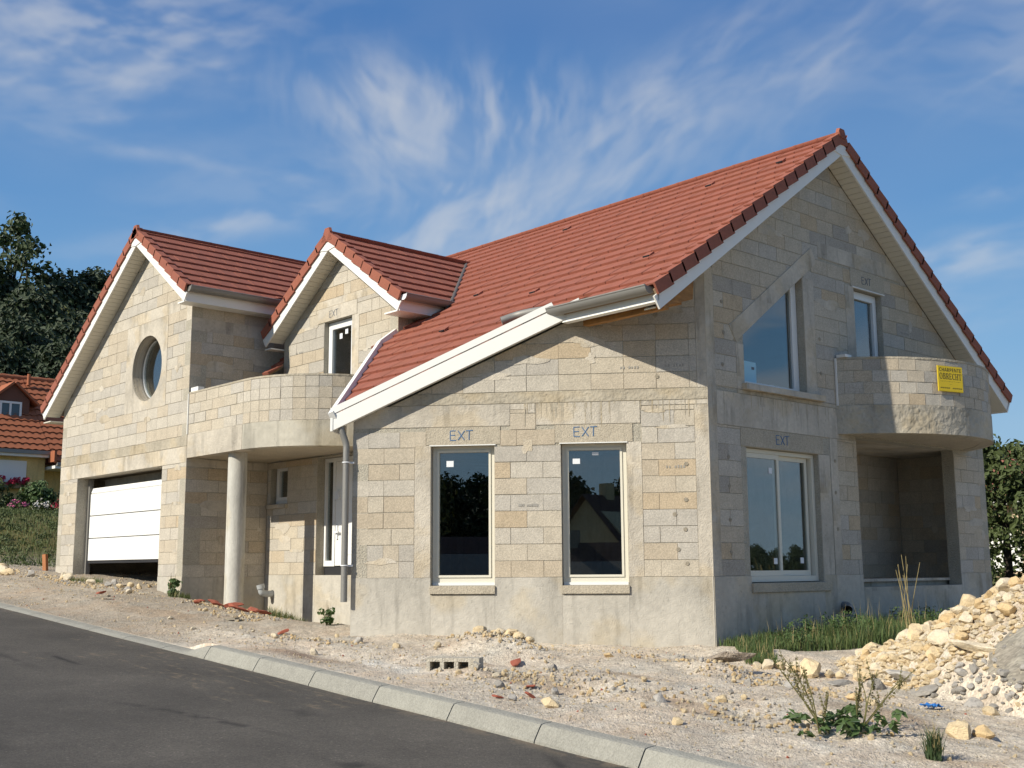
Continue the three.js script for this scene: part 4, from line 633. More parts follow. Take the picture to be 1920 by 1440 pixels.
{
  const lines = (a) => { const o = []; for (const [s, e, st] of a) for (let v = s; v < e - 1e-6; v += st) o.push(v); return o; };
  const xs = lines([[-260, -60, 8], [-60, -24, 1.5], [-24, -10, 0.14], [-10, 9, 0.06], [9, 20, 0.6], [20, 60, 4], [60, 261, 20]]), zs = lines([[-260, -60, 10], [-60, -8, 1.5], [-8, -1, 0.2], [-1, 4.9, 0.06]]).concat([4.93, 4.96, 5.02, 5.2, 6, 8, 10, 12], lines([[14, 60, 2], [60, 261, 10]]));
  const p = [], uv = [], col = [], idx = [], nx = xs.length;
  for (const z of zs) for (const x of xs) {
    let y = z > 4.97 ? ground(x, z) : ground(x, Math.min(z, 4.9)); if (Math.abs(z - 4.93) < 0.04) y = ground(x, 4.9);
    p.push(x, y, z); uv.push(x / 2.6, z / 2.6);
    // soil, grass further off, reddish earth patches
    const grassy = clamp(sstep(-16.2, -18.5, x + 0.8 * fbm(x, z, 2)) * (1 - sstep(3.0, 4.4, z)) + sstep(16, 24, x) + sstep(-9, -12, z) + sstep(12.5, 14, z));
    const n = fbm(x * 0.7 + 9, z * 0.7, 3), red = bumpAt(x, z, -1.75, 4.55, 0.8, 0.22, 0.8) * sstep(0.3, 0.6, fbm(x * 3, z * 3, 3) + 0.1), left = sstep(-3.0, -5.5, x + 1.2 * (n - 0.5));
    let c = [0.80 - 0.26 * left, 0.72 - 0.245 * left, 0.60 - 0.215 * left]; const m = 0.88 + 0.30 * (n - 0.4); c = c.map((v) => v * m);
    c = c.map((v, i) => v + (([0.30, 0.19, 0.13])[i] - v) * clamp(red));
    const nz = fbm(x * 2.6 + 31, z * 2.6 + 7, 4), pat = (cx, cz, rx, rz) => sstep(0.42, 0.60, bumpAt(x, z, cx, cz, rx, rz, 0.75) * (0.55 + 0.9 * nz));
    const lime = pat(-0.6, 4.15, 0.9, 0.32), damp = Math.max(pat(0.75, 3.75, 0.9, 0.3), pat(2.6, 3.6, 0.8, 0.3), pat(1.2, 2.9, 0.5, 0.25), pat(-6.5, 3.9, 1.6, 0.4), pat(3.6, 2.6, 0.7, 0.35)), spot = sstep(0.60, 0.72, fbm(x * 3.7 + 2, z * 4.3 + 15, 4)) * 0.35;
    c = c.map((v, i) => v + (([0.80, 0.76, 0.68])[i] - v) * lime * 0.8); c = c.map((v, i) => v + (([0.46, 0.36, 0.26])[i] - v) * Math.max(damp * 0.75, spot));
    const g = [0.11 + 0.10 * n, 0.115 + 0.06 * n, 0.04]; c = c.map((v, i) => v + (g[i] - v) * grassy); col.push(...c);
  }
  for (let j = 0; j < zs.length - 1; j++) for (let i = 0; i < nx - 1; i++) { const a = j * nx + i; idx.push(a, a + nx, a + 1, a + 1, a + nx, a + nx + 1); }
  const g = new THREE.BufferGeometry(); g.setAttribute('position', new THREE.BufferAttribute(new Float32Array(p), 3)); g.setAttribute('uv', new THREE.BufferAttribute(new Float32Array(uv), 2)); g.setAttribute('color', new THREE.BufferAttribute(new Float32Array(col), 3)); g.setIndex(idx); g.computeVertexNormals();
  const m = mat('stony_soil', [1.0, 1.0, 1.0], { map: T.dirt, bumpMap: rep(T.dirtB, 1.7), bumpScale: 0.011, roughness: 1, vertexColors: true });
  const o = new THREE.Mesh(g, m); o.receiveShadow = o.castShadow = true; setting(o, 'ground', 'pale stony soil of the building plot rising to a grassy bank');
}
{
  // road sheet with tyre marks and pale spills laid in the colour texture
  const S = 2048, SH = 768, base = T.asph.image.data, d = new Uint8Array(S * SH * 4), LX = 20, LZ = 7.5, X0 = -12, Z0 = 5.1, dark = new Float32Array(S * SH).fill(1), pale = new Float32Array(S * SH), f = rng(31);
  const stampAt = (mx, mz, a, b, an, fn) => { const rad = 1.8 * Math.max(a, b), i0 = Math.max(0, Math.floor((mx - rad - X0) / LX * S)), i1 = Math.min(S - 1, Math.ceil((mx + rad - X0) / LX * S)), j0 = Math.max(0, Math.floor((mz - rad - Z0) / LZ * SH)), j1 = Math.min(SH - 1, Math.ceil((mz + rad - Z0) / LZ * SH)); for (let j = j0; j <= j1; j++) for (let i = i0; i <= i1; i++) { const wx = X0 + i / S * LX, wz = Z0 + j / SH * LZ, dx = wx - mx, dz = wz - mz, q = dx * Math.cos(an) + dz * Math.sin(an), r = -dx * Math.sin(an) + dz * Math.cos(an) + 0.3 * q * q * an, e = (q / a) ** 2 + (r / b) ** 2; if (e < 3.2) fn(j * S + i, Math.exp(-e), wx, wz); } };
  for (let i = 0; i < 46; i++) { const st = 0.15 + f() * 0.45; stampAt(-9 + f() * 16, 5.6 + f() * 6, 0.3 + f() * 0.9, 0.03 + f() * 0.09, (f() - 0.5) * 0.9, (k, e, x, z) => { dark[k] *= 1 - st * e * sstep(0.25, 0.6, fbm(x * 7, z * 7, 2)); }); }
  for (let i = 0; i < 130; i++) { const st = 0.5 + f(); stampAt(-3.6 + f() * 4 + (f() < 0.2 ? -3 : 0), 5.28 + f() * f() * 1.5, 0.02 + f() * 0.14, 0.01 + f() * 0.03, 0, (k, e, x, z) => { pale[k] = Math.max(pale[k], 0.5 * e * st * sstep(0.35, 0.65, fbm(x * 14, z * 20, 2))); }); }
  for (let y = 0; y < SH; y++) for (let x = 0; x < S; x++) {
    const wx = X0 + x / S * LX, wz = Z0 + y / SH * LZ, o = y * S + x, i = o * 4, bi = (((Math.floor(wz * 130) & 2047) << 11) | (Math.floor(wx * 130) & 2047)) * 4;
    const n = fbm(wx * 0.6, wz * 0.9 + 4, 3), n2 = fbm(wx * 2.3 + 8, wz * 2.3, 2), k = (0.90 + 0.34 * (n - 0.4) + 0.14 * (n2 - 0.5)) * dark[o]; let w = pale[o]; const gr = f() - 0.5 + (f() > 0.993 ? 1.6 : 0);
    if (wz < 5.5) w = Math.max(w, 0.75 * sstep(5.40, 5.14, wz + 0.12 * (n2 - 0.5)) * sstep(0.4, 0.62, fbm(wx * 11, wz * 11 + 60, 3)) * (0.35 + 0.6 * sstep(-1, 4, wx)));
    for (let c = 0; c < 3; c++) d[i + c] = clamp(((0.60 + 0.17 * gr + 0.12 * (base[bi + c] / 255 - 0.6)) * k) * (1 - w) + [0.93, 0.86, 0.76][c] * w * 1.05) * 255; d[i + 3] = 255;
  }
  const t = new THREE.DataTexture(d, S, SH, THREE.RGBAFormat); t.magFilter = THREE.LinearFilter; t.minFilter = THREE.LinearMipmapLinearFilter; t.generateMipmaps = true; t.colorSpace = THREE.SRGBColorSpace; t.wrapS = t.wrapT = THREE.RepeatWrapping; t.needsUpdate = true;
  const g = new THREE.PlaneGeometry(112, 7.6, 1120, 40).rotateX(-Math.PI / 2); g.translate(-14, 0, 5.12 + 3.8); const p = g.attributes.position, u = g.attributes.uv;
  for (let i = 0; i < p.count; i++) { const x = p.getX(i), z = p.getZ(i); p.setY(i, roadY(x) + 0.012 * (fbm(x * 0.8, z * 0.8, 2) - 0.5)); u.setXY(i, (x - X0) / LX, (z - Z0) / LZ); } g.computeVertexNormals();
  const m = mat('worn_asphalt', [0.285, 0.25, 0.208], { map: t, bumpMap: rep(T.asphB, 14), bumpScale: 0.006, roughness: 0.88 }); const o = new THREE.Mesh(g, m); o.receiveShadow = true; setting(o, 'road', 'dark grey asphalt road sloping past the building plot');
}
{
  // kerb of one-metre stones, dropped towards the garage
  const k = new THREE.Group(); setting(k, 'kerb', 'pale concrete kerb of one metre stones beside the road'); const m0 = mat('kerb_concrete', [0.36, 0.345, 0.295], { map: rep(T.block, 1.1), bumpMap: bb, bumpScale: 0.006 }), m1 = mat('kerb_concrete_pale', [0.385, 0.37, 0.315], { map: rep(T.block, 1.3), bumpMap: bb, bumpScale: 0.006 });
  const X0 = -2.62; // first full joint
  for (let i = -26; i < 9; i++) {
    const a = X0 + i, b = a + 0.988, hh = (x) => (i < -1 ? 0.022 : i === -1 ? 0.022 + 0.11 * sstep(X0 - 0.62, X0, x) : 0.132);
    const v = [], n = i === -1 ? 8 : 1, prof = (x) => { const h = hh(x), y = roadY(x); return [[KZ + 0.095 - 0.02 * (h < 0.1 ? 1 : 0), y - 0.05], [KZ + 0.085, y + h * 0.12], [KZ + 0.03, y + h * 0.78], [KZ + 0.012, y + h * 0.95], [KZ - 0.02, y + h], [KZ - 0.105, y + h + 0.004], [KZ - 0.11, y + h - 0.2]]; };
    for (let s = 0; s < n; s++) { const xa = a + 0.988 * s / n, xb = a + 0.988 * (s + 1) / n, P = prof(xa), Q = prof(xb); for (let j = 0; j < P.length - 1; j++) { const A = [xa, P[j][1], P[j][0]], B = [xb, Q[j][1], Q[j][0]], C = [xb, Q[j + 1][1], Q[j + 1][0]], D = [xa, P[j + 1][1], P[j + 1][0]]; v.push(...A, ...B, ...C, ...A, ...C, ...D); } }
    for (const [x, s] of [[a, 1], [b, -1]]) { const P = prof(x); for (let j = 1; j < P.length - 1; j++) v.push(...[P[0], s > 0 ? P[j + 1] : P[j], s > 0 ? P[j] : P[j + 1]].flatMap(([z, y]) => [x, y, z])); }
    const g = new THREE.BufferGeometry(); g.setAttribute('position', new THREE.BufferAttribute(new Float32Array(v), 3)); add('kerb_stone', uvBox(g, i * 1.7, 0), i % 3 ? m0 : m1, k);
  }
}
// ================= loose stones =================
const M2 = {
  stoneC: mat('cream_limestone', [0.78, 0.63, 0.395], { map: rep(T.rock, 1), bumpMap: rep(T.rockB, 1), bumpScale: 0.007 }), stoneP: mat('pale_limestone', [0.79, 0.69, 0.51], { map: rep(T.rock, 1), bumpMap: rep(T.rockB, 1), bumpScale: 0.007 }), stoneO: mat('ochre_limestone', [0.74, 0.55, 0.30], { map: rep(T.rock, 1), bumpMap: rep(T.rockB, 1), bumpScale: 0.007 }),
  stoneG: mat('grey_stone', [0.36, 0.34, 0.305], { map: rep(T.rock, 1), bumpMap: rep(T.rockB, 1), bumpScale: 0.007 }), stoneL: mat('light_grey_stone', [0.50, 0.475, 0.43], { map: rep(T.rock, 1), bumpMap: rep(T.rockB, 1), bumpScale: 0.007 }), shard: mat('broken_red_tile', [0.42, 0.12, 0.07], { map: rep(T.tile, 2) }),
  greyDirt: mat('grey_rubble_soil', [0.36, 0.33, 0.275], { map: rep(T.dirt, 1.6), bumpMap: rep(T.rockB, 2), bumpScale: 0.05 }),
};
function rockGeo(seed, detail = 1, rough = 0.3, sx = 1, sy = 0.75, sz = 0.85) {
  const f = rng(seed), g = new THREE.IcosahedronGeometry(1, detail), p = g.attributes.position, planes = []; for (let i = 0; i < 11; i++) { const v = new THREE.Vector3(f() - 0.5, f() - 0.5, f() - 0.5).normalize(); planes.push([v, 0.42 + f() * 0.33]); }
  const mem = {}; for (let i = 0; i < p.count; i++) { const v = new THREE.Vector3().fromBufferAttribute(p, i), key = v.toArray().map((q) => q.toFixed(3)).join(); if (!mem[key]) { const w = v.clone(); for (const [n, d] of planes) { const t = w.dot(n); if (t > d) w.addScaledVector(n, d - t); } w.multiplyScalar(1.25 * (1 + (f() - 0.5) * rough * 0.22)); mem[key] = w; } p.setXYZ(i, mem[key].x * sx, mem[key].y * sy, mem[key].z * sz); }
  return uvBox(g, f() * 3, f() * 3);
}
const rocks = []; for (let i = 0; i < 9; i++) rocks.push(rockGeo(500 + i, 1, 0.3, 1, 0.6 + 0.25 * (i % 3) / 2, 0.75 + 0.2 * (i % 2)));
const slabs = []; for (let i = 0; i < 4; i++) slabs.push(rockGeo(700 + i, 2, 0.2, 1.2, 0.28, 0.8));
function stoneAt(o, x, z, r, f, sink = 0.25) { o.scale.setScalar(r); o.rotation.set((f() - 0.5) * 0.7, f() * 6.28, (f() - 0.5) * 0.7); o.position.set(x, ground(x, z) + r * (0.62 - sink), z); }
{ // the heap
  const heap = new THREE.Group(); top(heap, 'rubble_heap', 'heap of cream limestone blocks and grey rubble beside the gable wall', 'rubble heap');
  const f = rng(91), spots = []; const hit = (x, z, r) => spots.some(([a, b, c]) => Math.hypot(a - x, b - z) < (c + r) * 0.62);
  const onHeap = (x, z) => Math.sqrt(((x - 6.25) / 4.6) ** 2 + ((z + 0.3) / 1.75) ** 2);
  // the soil under the stones on the near side
  { const g = new THREE.PlaneGeometry(8.4, 2.6, 230, 80).rotateX(-Math.PI / 2); g.translate(6.5, 0, 1.1); const p = g.attributes.position; for (let i = 0; i < p.count; i++) { const x = p.getX(i), z = p.getZ(i), q = onHeap(x, z), s = sstep(0.98, 0.86, q) * sstep(0.15, 0.5, z + 0.5 * (fbm(x * 2, z * 2, 3) - 0.5) - 0.35 - 0.42 * Math.max(0, 4.0 - x)); p.setY(i, ground(x, z) - 0.04 + s * 0.09 + s * 0.17 * (fbm(x * 4, z * 4, 5) - 0.5) + s * 0.03 * (fbm(x * 22, z * 22, 2) - 0.5)); } g.computeVertexNormals(); add('grey_soil', g, M2.greyDirt, heap); }
  const put = (x, z, r, m, g, sink) => { const o = add('stone', g, m, heap); stoneAt(o, x, z, r, f, sink); };
  let n = 0;
  for (const [x, z, r, m, t] of [[4.45, 0.62, 0.24, M2.stoneG, 1], [4.85, 0.55, 0.2, M2.stoneG, 0], [3.55, 0.72, 0.19, M2.stoneP, 1], [2.9, 0.80, 0.18, M2.stoneL, 1], [4.2, 1.15, 0.10, M2.stoneO, 0], [4.85, 1.4, 0.19, M2.stoneC, 1], [3.1, 1.0, 0.14, M2.stoneG, 1], [2.75, 1.12, 0.11, M2.stoneG, 0], [4.0, 1.5, 0.08, M2.stoneC, 0], [2.4, 1.2, 0.12, M2.stoneG, 1], [4.7, 1.0, 0.13, M2.stoneG, 0], [3.7, 1.15, 0.11, M2.stoneL, 1]]) { spots.push([x, z, r]); put(x, z, r, m, pick(t ? slabs : rocks, f), 0.45); n++; }
  for (let tries = 0; n < 290 && tries < 9000; tries++) {
    const x = 1.2 + f() * 4.6, z = -0.5 + f() * 2.3, q = onHeap(x, z); if (q > 1.0 && !(x < 2.6 && Math.abs(z - 0.95 + 0.12 * (x - 1.2)) < 0.13)) continue; const creamy = z < 0.62 + 0.42 * Math.max(0, 4.0 - x) + 0.3 * (f() - 0.5); const r = creamy ? 0.048 + f() * f() * 0.08 : 0.03 + f() * f() * 0.07; if (hit(x, z, r)) continue; spots.push([x, z, r]);
    put(x, z, r, creamy ? pick([M2.stoneC, M2.stoneC, M2.stoneP, M2.stoneC, M2.stoneO, M2.stoneP], f) : pick([M2.stoneG, M2.stoneL, M2.stoneL, M2.stoneC], f), pick(rocks, f), creamy ? 0.15 : 0.35); n++;
  }
  for (const [m, cnt, cr] of [[M2.stoneC, 8200, 1], [M2.stoneP, 5400, 1], [M2.stoneO, 1200, 1], [M2.stoneL, 1300, 0], [M2.stoneG, 1000, 0]]) { const im = new THREE.InstancedMesh(rocks[cnt % 7], m, cnt); im.name = 'small_rubble'; im.userData.kind = 'stuff'; const o = new THREE.Object3D(); for (let i = 0; i < cnt; i++) { let x, z, q, c; do { x = 1.2 + f() * 8.8; z = -2.0 + f() * 4.2; q = onHeap(x, z); c = z < 0.62 + 0.42 * Math.max(0, 4.0 - x) + 0.3 * (f() - 0.5); } while (q > 1.02 || (cr ? !c : c)); stoneAt(o, x, z, cr ? 0.018 + f() * f() * 0.042 : 0.006 + f() * f() * f() * 0.075, f, 0.2); o.updateMatrix(); im.setMatrixAt(i, o.matrix); } im.castShadow = im.receiveShadow = true; heap.add(im); }
}
{ // stones, shards and scraps lying about
  const f = rng(17);
  const lone = (x, z, r, m, g, name, label, cat, group, sink = 0.25) => { const o = new THREE.Mesh(g, m); o.castShadow = o.receiveShadow = true; stoneAt(o, x, z, r, f, sink); top(o, name, label, cat, group); };
  lone(4.40, 2.80, 0.10, M2.stoneC, rocks[1], 'stone', 'large split cream stone lying beside the grass tuft', 'stone', undefined, 0.3);
  lone(4.52, 2.68, 0.085, M2.stoneO, rocks[4], 'stone', 'smaller ochre half of the split stone behind the grass tuft', 'stone', undefined, 0.3);
  lone(1.42, 1.62, 0.19, mat('mortar_lump', [0.52, 0.44, 0.35], { map: T.rock, bumpMap: T.rockB, bumpScale: 0.04 }), slabs[1], 'mortar_lump', 'flat rough lump of old mortar half buried in the soil', 'mortar lump', undefined, 0.1);
  lone(1.98, 1.05, 0.12, M2.stoneC, rocks[2], 'stone', 'upright cream stone at the edge of the grass by the gable wall', 'stone', undefined, 0.1);
  for (const [x, z, r] of [[-1.32, 2.52, 0.09], [-1.12, 2.48, 0.075], [-0.95, 2.55, 0.07], [-0.80, 2.52, 0.08], [-0.68, 2.5, 0.07], [-0.55, 2.46, 0.065], [-1.45, 2.6, 0.05], [-0.9, 2.42, 0.06]]) lone(x, z, r, pick([M2.stoneC, M2.stoneP], f), pick(rocks, f), 'stone', 'cream stone in the row on the little mound before the pavilion wall', 'stone', 'row of stones on the mound');
  for (const [x, z, r, m] of [[-3.35, 3.9, 0.055, M2.stoneP], [-2.75, 3.15, 0.075, M2.stoneL], [-1.9, 4.3, 0.06, M2.stoneP], [-1.75, 3.35, 0.05, M2.stoneC], [-1.35, 3.1, 0.055, M2.stoneC], [0.35, 2.2, 0.05, M2.stoneO], [0.55, 3.2, 0.06, M2.stoneG], [1.3, 3.9, 0.05, M2.stoneL], [2.3, 3.7, 0.07, M2.stoneL], [2.45, 2.1, 0.07, M2.stoneL], [2.15, 2.3, 0.06, M2.stoneL], [2.55, 3.2, 0.05, M2.stoneC], [3.05, 2.0, 0.07, M2.stoneO], [3.4, 2.3, 0.045, M2.stoneC], [1.9, 4.55, 0.075, M2.stoneC], [-4.6, 4.3, 0.04, M2.stoneP], [-5.6, 4.1, 0.045, M2.stoneP], [1.5, 4.6, 0.05, M2.stoneL], [2.9, 4.2, 0.05, M2.stoneC], [0.95, 4.25, 0.05, M2.stoneG]]) lone(x, z, r, m, pick(rocks, f), 'stone', 'fist sized stone lying loose on the bare soil of the plot', 'stone', 'loose stones on the plot');
  for (const [x, z, r] of [[-13.6, 3.4, 0.12], [-13.0, 3.2, 0.1], [-12.3, 2.9, 0.09], [-11.8, 3.0, 0.11], [-11.2, 2.85, 0.1], [-12.8, 2.7, 0.08], [-10.6, 2.8, 0.09], [-10.2, 2.75, 0.08], [-14.2, 3.3, 0.12], [-14.9, 3.1, 0.13], [-15.3, 3.4, 0.1], [-11.0, 2.5, 0.09], [-10.5, 2.45, 0.08], [-10.25, 2.4, 0.07], [-9.7, 2.85, 0.08], [-9.3, 3.0, 0.07]]) lone(x, z, r, pick([M2.stoneC, M2.stoneP, M2.stoneC, M2.stoneL], f), pick(rocks, f), 'stone', 'cream stone among the rubble strewn before the garage door', 'stone', 'stones before the garage');
  for (const [x, z, r, sd] of [[-7.3, 2.55, 0.11], [-7.05, 2.65, 0.09], [-6.85, 2.5, 0.12], [-7.5, 2.75, 0.08], [-6.6, 2.62, 0.09], [-6.4, 2.45, 0.1], [-7.15, 2.4, 0.1], [-6.1, 2.75, 0.09], [-5.8, 2.6, 0.1], [-7.7, 2.6, 0.07]]) lone(x, z, r, M2.shard, pick(slabs, f), 'tile_shard', 'broken red roof tile in the litter at the foot of the round column', 'tile shard', 'red shards by the column', 0.1);
  for (const [x, z, r] of [[-0.15, 3.05, 0.085], [1.05, 3.95, 0.05], [1.45, 4.35, 0.045], [1.35, 4.62, 0.04], [-4.0, 3.4, 0.07], [-9.0, 3.6, 0.08]]) lone(x, z, r, M2.shard, pick(slabs, f), 'tile_shard', 'single red tile fragment lying alone on pale bare soil', 'tile shard', 'lone red shards', 0.2);
  // blue scrap
  { const g = new THREE.PlaneGeometry(0.17, 0.13, 14, 11).rotateX(-Math.PI / 2), p = g.attributes.position; for (let i = 0; i < p.count; i++) { const x = p.getX(i), z = p.getZ(i); p.setXYZ(i, x * (0.7 + 0.5 * vnoise(x * 50, z * 50 + 9)), 0.055 * fbm(x * 38 + 3, z * 38, 3) + 0.02 * vnoise(x * 120, z * 120) - 0.012, z * (0.7 + 0.6 * vnoise(z * 40 + 5, x * 40))); } const o = new THREE.Mesh(uvBox(g), mat('blue_plastic', [0.03, 0.17, 0.48], { roughness: 0.4, side: THREE.DoubleSide })); o.position.set(3.6, ground(3.6, 1.72) + 0.005, 1.72); o.castShadow = true; top(o, 'plastic_scrap', 'crumpled bright blue plastic scrap at the foot of the rubble heap', 'plastic scrap'); }
  // hollow block pressed into the ground
  { const b = new THREE.Group(), m = mat('weathered_block', [0.55, 0.50, 0.41], { map: bt, bumpMap: bb, bumpScale: 0.01 }); const sh = shapeOf([[-0.25, 0], [0.27, 0], [0.27, 0.15], [-0.25, 0.15]], [rect(-0.215, -0.115, 0.02, 0.115), rect(-0.075, 0.025, 0.02, 0.115), rect(0.065, 0.165, 0.02, 0.115)]); const g = new THREE.ExtrudeGeometry(sh, { depth: 0.18, bevelEnabled: false }); g.translate(0, 0, -0.18); add('hollow_shell', uvBox(g), m, b); add('back_web', bx(-0.24, 0.26, 0.01, 0.14, -0.2, -0.181), M.mortar, b); add('broken_end', plate([[0.19, 0.03], [0.27, 0.03], [0.29, 0.10], [0.22, 0.13]], 0.05, 0, 0.01), m, b); top(b, 'hollow_concrete_block', 'hollow concrete block half sunk in pale mud near the kerb', 'concrete block'); b.position.set(-0.10, ground(0.1, 3.9) - 0.035, 3.92); b.rotation.y = 0.62; }
  // timber offcuts by the garage
  for (const [x, z, l, a] of [[-10.35, 2.75, 0.35, 0.4], [-9.95, 2.8, 0.3, -0.3], [-5.1, 3.5, 0.22, 0.2], [-8.3, 3.9, 0.3, 0.6]]) { const o = new THREE.Mesh(bx(-l / 2, l / 2, 0, 0.025, -0.04, 0.04), mat('grey_offcut', [0.45, 0.42, 0.37], { map: T.wood })); o.castShadow = true; o.position.set(x, ground(x, z) + 0.01, z); o.rotation.set(0.06, a, 0.08); top(o, 'timber_offcut', 'short grey timber offcut lying flat on the gravelly soil', 'offcut', 'timber offcuts'); }
  { const o = new THREE.Mesh(bx(-0.05, 0.05, 0, 0.34, -0.03, 0.03), mat('orange_tile', [0.5, 0.2, 0.08], { map: T.tile })); o.castShadow = true; o.position.set(-14.72, ground(-14.7, 2.1) - 0.02, 2.3); o.rotation.set(0, 0.3, 0.12); top(o, 'standing_tile', 'orange clay tile leaning upright at the outer corner of the garage', 'tile'); }
  // gravel over the plot
  const gp = rockGeo(900, 0, 0.3, 1, 0.6, 0.8);
  for (const [m, cnt, s0, s1, seed, fx] of [[M2.stoneP, 16000, 0.004, 0.016, 3, null], [M2.stoneL, 7000, 0.004, 0.015, 4, null], [M2.stoneG, 700, 0.004, 0.014, 5, null], [M2.stoneC, 1400, 0.008, 0.032, 6, null], [M2.shard, 130, 0.008, 0.022, 7, null]]) {
    const g = rng(seed), im = new THREE.InstancedMesh(gp, m, cnt), o = new THREE.Object3D(); let k = 0;
    while (k < cnt) { const x = -16 + g() * 23, z = 0.2 + g() * 4.72; if (x > -9.1 && x < -4 && z < 0.8) continue; const dens = 0.35 + 0.9 * sstep(0.35, 0.7, fbm(x * 1.1 + 20, z * 1.6, 3)) + (x > 0.4 ? 0.3 : 0); if (g() * 1.6 > dens) continue; if (sT * x + cT * z < 0.05 && x < 0) { if (x > -4.9) continue; } const r = s0 + (s1 - s0) * g() * g(); o.scale.setScalar(r); o.rotation.set(g() * 6, g() * 6, g() * 6); o.position.set(x, ground(x, z) + r * 0.25, z); o.updateMatrix(); im.setMatrixAt(k++, o.matrix); }
    im.castShadow = im.receiveShadow = true; top(im, 'gravel', { 3: 'pale gravel chips scattered thickly over the plot', 4: 'light grey gravel chips scattered over the plot', 5: 'dark grey gravel chips scattered over the plot', 6: 'cream pebbles scattered over the plot', 7: 'tiny red brick crumbs scattered over the plot' }[seed], 'gravel', undefined, 'stuff');
  }
}
{ // rubble chips: thicker along the walls, by the column and before the garage
  const g = rng(123), cl = [[-0.9, 2.6, 0.7, 0.25, 260], [1.0, 1.5, 0.9, 0.35, 220], [2.2, 1.8, 0.9, 0.4, 260], [-7.0, 2.5, 0.9, 0.35, 320], [-11.5, 2.9, 2.0, 0.4, 520], [-14.6, 3.2, 1.0, 0.5, 300], [-5.2, 3.1, 1.2, 0.4, 160], [-3.2, 3.6, 1.0, 0.5, 120], [3.0, 3.4, 1.2, 0.6, 220], [0.8, 3.6, 1.0, 0.5, 240], [-10.6, 1.4, 0.9, 0.6, 160]];
  const list = []; for (const [cx, cz, rx, rz, n] of cl) for (let i = 0; i < n; i++) { const a = g() * 6.283, q = Math.sqrt(-Math.log(1 - 0.98 * g())) * 0.75, x = cx + Math.cos(a) * q * rx, z = cz + Math.sin(a) * q * rz; if (z > 4.9 || (sT * x + cT * z < 0.03 && x > -4.9 && x < 0.1)) continue; list.push([x, z, 0.010 + 0.032 * g() * g() * g() + 0.004]); }
  [[M2.stoneC, 'cream'], [M2.stoneP, 'off white'], [M2.stoneL, 'light grey'], [M2.stoneO, 'ochre']].forEach(([m, nm], k) => { const part = list.filter((_, i) => i % 4 === k), im = new THREE.InstancedMesh(rocks[k + 2], m, part.length), o = new THREE.Object3D(); part.forEach(([x, z, r], i) => { o.scale.setScalar(r); o.rotation.set(g() * 6, g() * 6, g() * 6); o.position.set(x, ground(x, z) + r * 0.4, z); o.updateMatrix(); im.setMatrixAt(i, o.matrix); }); im.castShadow = im.receiveShadow = true; top(im, 'rubble', nm + ' rubble chips lying in drifts about the plot', 'rubble', undefined, 'stuff'); });
}
// things inside the open garage
{
  for (const [x, z, w, h] of [[-12.6, -0.6, 0.5, 0.4], [-13.1, -0.9, 0.4, 0.6]]) { const y = ground(x, z); const o = new THREE.Mesh(plate(rect(-w / 2, w / 2, 0, h), 0.1, -0.1, 0.01), M.inside); o.position.set(x, y - 0.02, z); o.castShadow = true; top(o, 'stored_block', 'dark concrete block standing in the shade under the garage door', 'concrete block', 'blocks stored in the garage'); }
}

// ================= plants =================
const leafMat = (n, c, t = 0.35) => { const m = new THREE.MeshPhysicalMaterial({ roughness: 0.75, transmission: t, thickness: 0, side: THREE.DoubleSide }); m.color.setRGB(...c); m.name = n; return m; };
const LM = { dark: leafMat('dark_leaf', [0.026, 0.048, 0.010], 0.25), mid: leafMat('green_leaf', [0.045, 0.074, 0.014], 0.3), yel: leafMat('yellow_green_leaf', [0.10, 0.112, 0.018], 0.3), hedge: leafMat('hedge_leaf', [0.075, 0.105, 0.02], 0.3), weed: leafMat('weed_leaf', [0.07, 0.13, 0.025], 0.35), grass: leafMat('grass_blade', [0.105, 0.14, 0.032], 0.3), dry: leafMat('dry_stalk', [0.38, 0.30, 0.13], 0.2), stem: mat('brown_stem', [0.14, 0.11, 0.05]), bark: mat('bark', [0.07, 0.055, 0.04], { map: T.rock, bumpMap: T.rockB, bumpScale: 0.05 }), flower: mat('red_petal', [0.42, 0.02, 0.06]), pink: mat('pink_petal', [0.5, 0.12, 0.25]), white: mat('white_petal', [0.7, 0.66, 0.6]) };
// leaves: bent little quads gathered in clumps
function leaves(f, clumps, per, size, flat = 0.0) {
  const v = []; const a = new THREE.Vector3(), b = new THREE.Vector3(), n = new THREE.Vector3();
  for (const [cx, cy, cz, cr] of clumps) for (let i = 0; i < per; i++) {
    let x, y, z, d; do { x = f() * 2 - 1; y = f() * 2 - 1; z = f() * 2 - 1; d = x * x + y * y + z * z; } while (d > 1); const k = 0.45 + 0.55 * Math.sqrt(d); x *= cr * k; y *= cr * k * 0.8; z *= cr * k;
    n.set(x + (f() - 0.5) * cr, y * 0.6 + cr * (0.25 + flat) + (f() - 0.5) * cr, z + (f() - 0.5) * cr).normalize(); a.set(f() - 0.5, f() - 0.5, f() - 0.5).cross(n).normalize(); b.crossVectors(n, a);
    const s = size * (0.6 + 0.8 * f()), P = (p, q, h) => [cx + x + a.x * p * s + b.x * q * s + n.x * h * s, cy + y + a.y * p * s + b.y * q * s + n.y * h * s, cz + z + a.z * p * s + b.z * q * s + n.z * h * s];
    const A = P(-0.5, 0, 0), B = P(0, -0.32, 0.14), C = P(0.55, 0, -0.05), D = P(0, 0.32, 0.14); v.push(...A, ...B, ...C, ...A, ...C, ...D);
  }
  const g = new THREE.BufferGeometry(); g.setAttribute('position', new THREE.BufferAttribute(new Float32Array(v), 3)); g.computeVertexNormals(); g.setAttribute('uv', new THREE.BufferAttribute(new Float32Array(v.length / 3 * 2), 2)); return g;
}
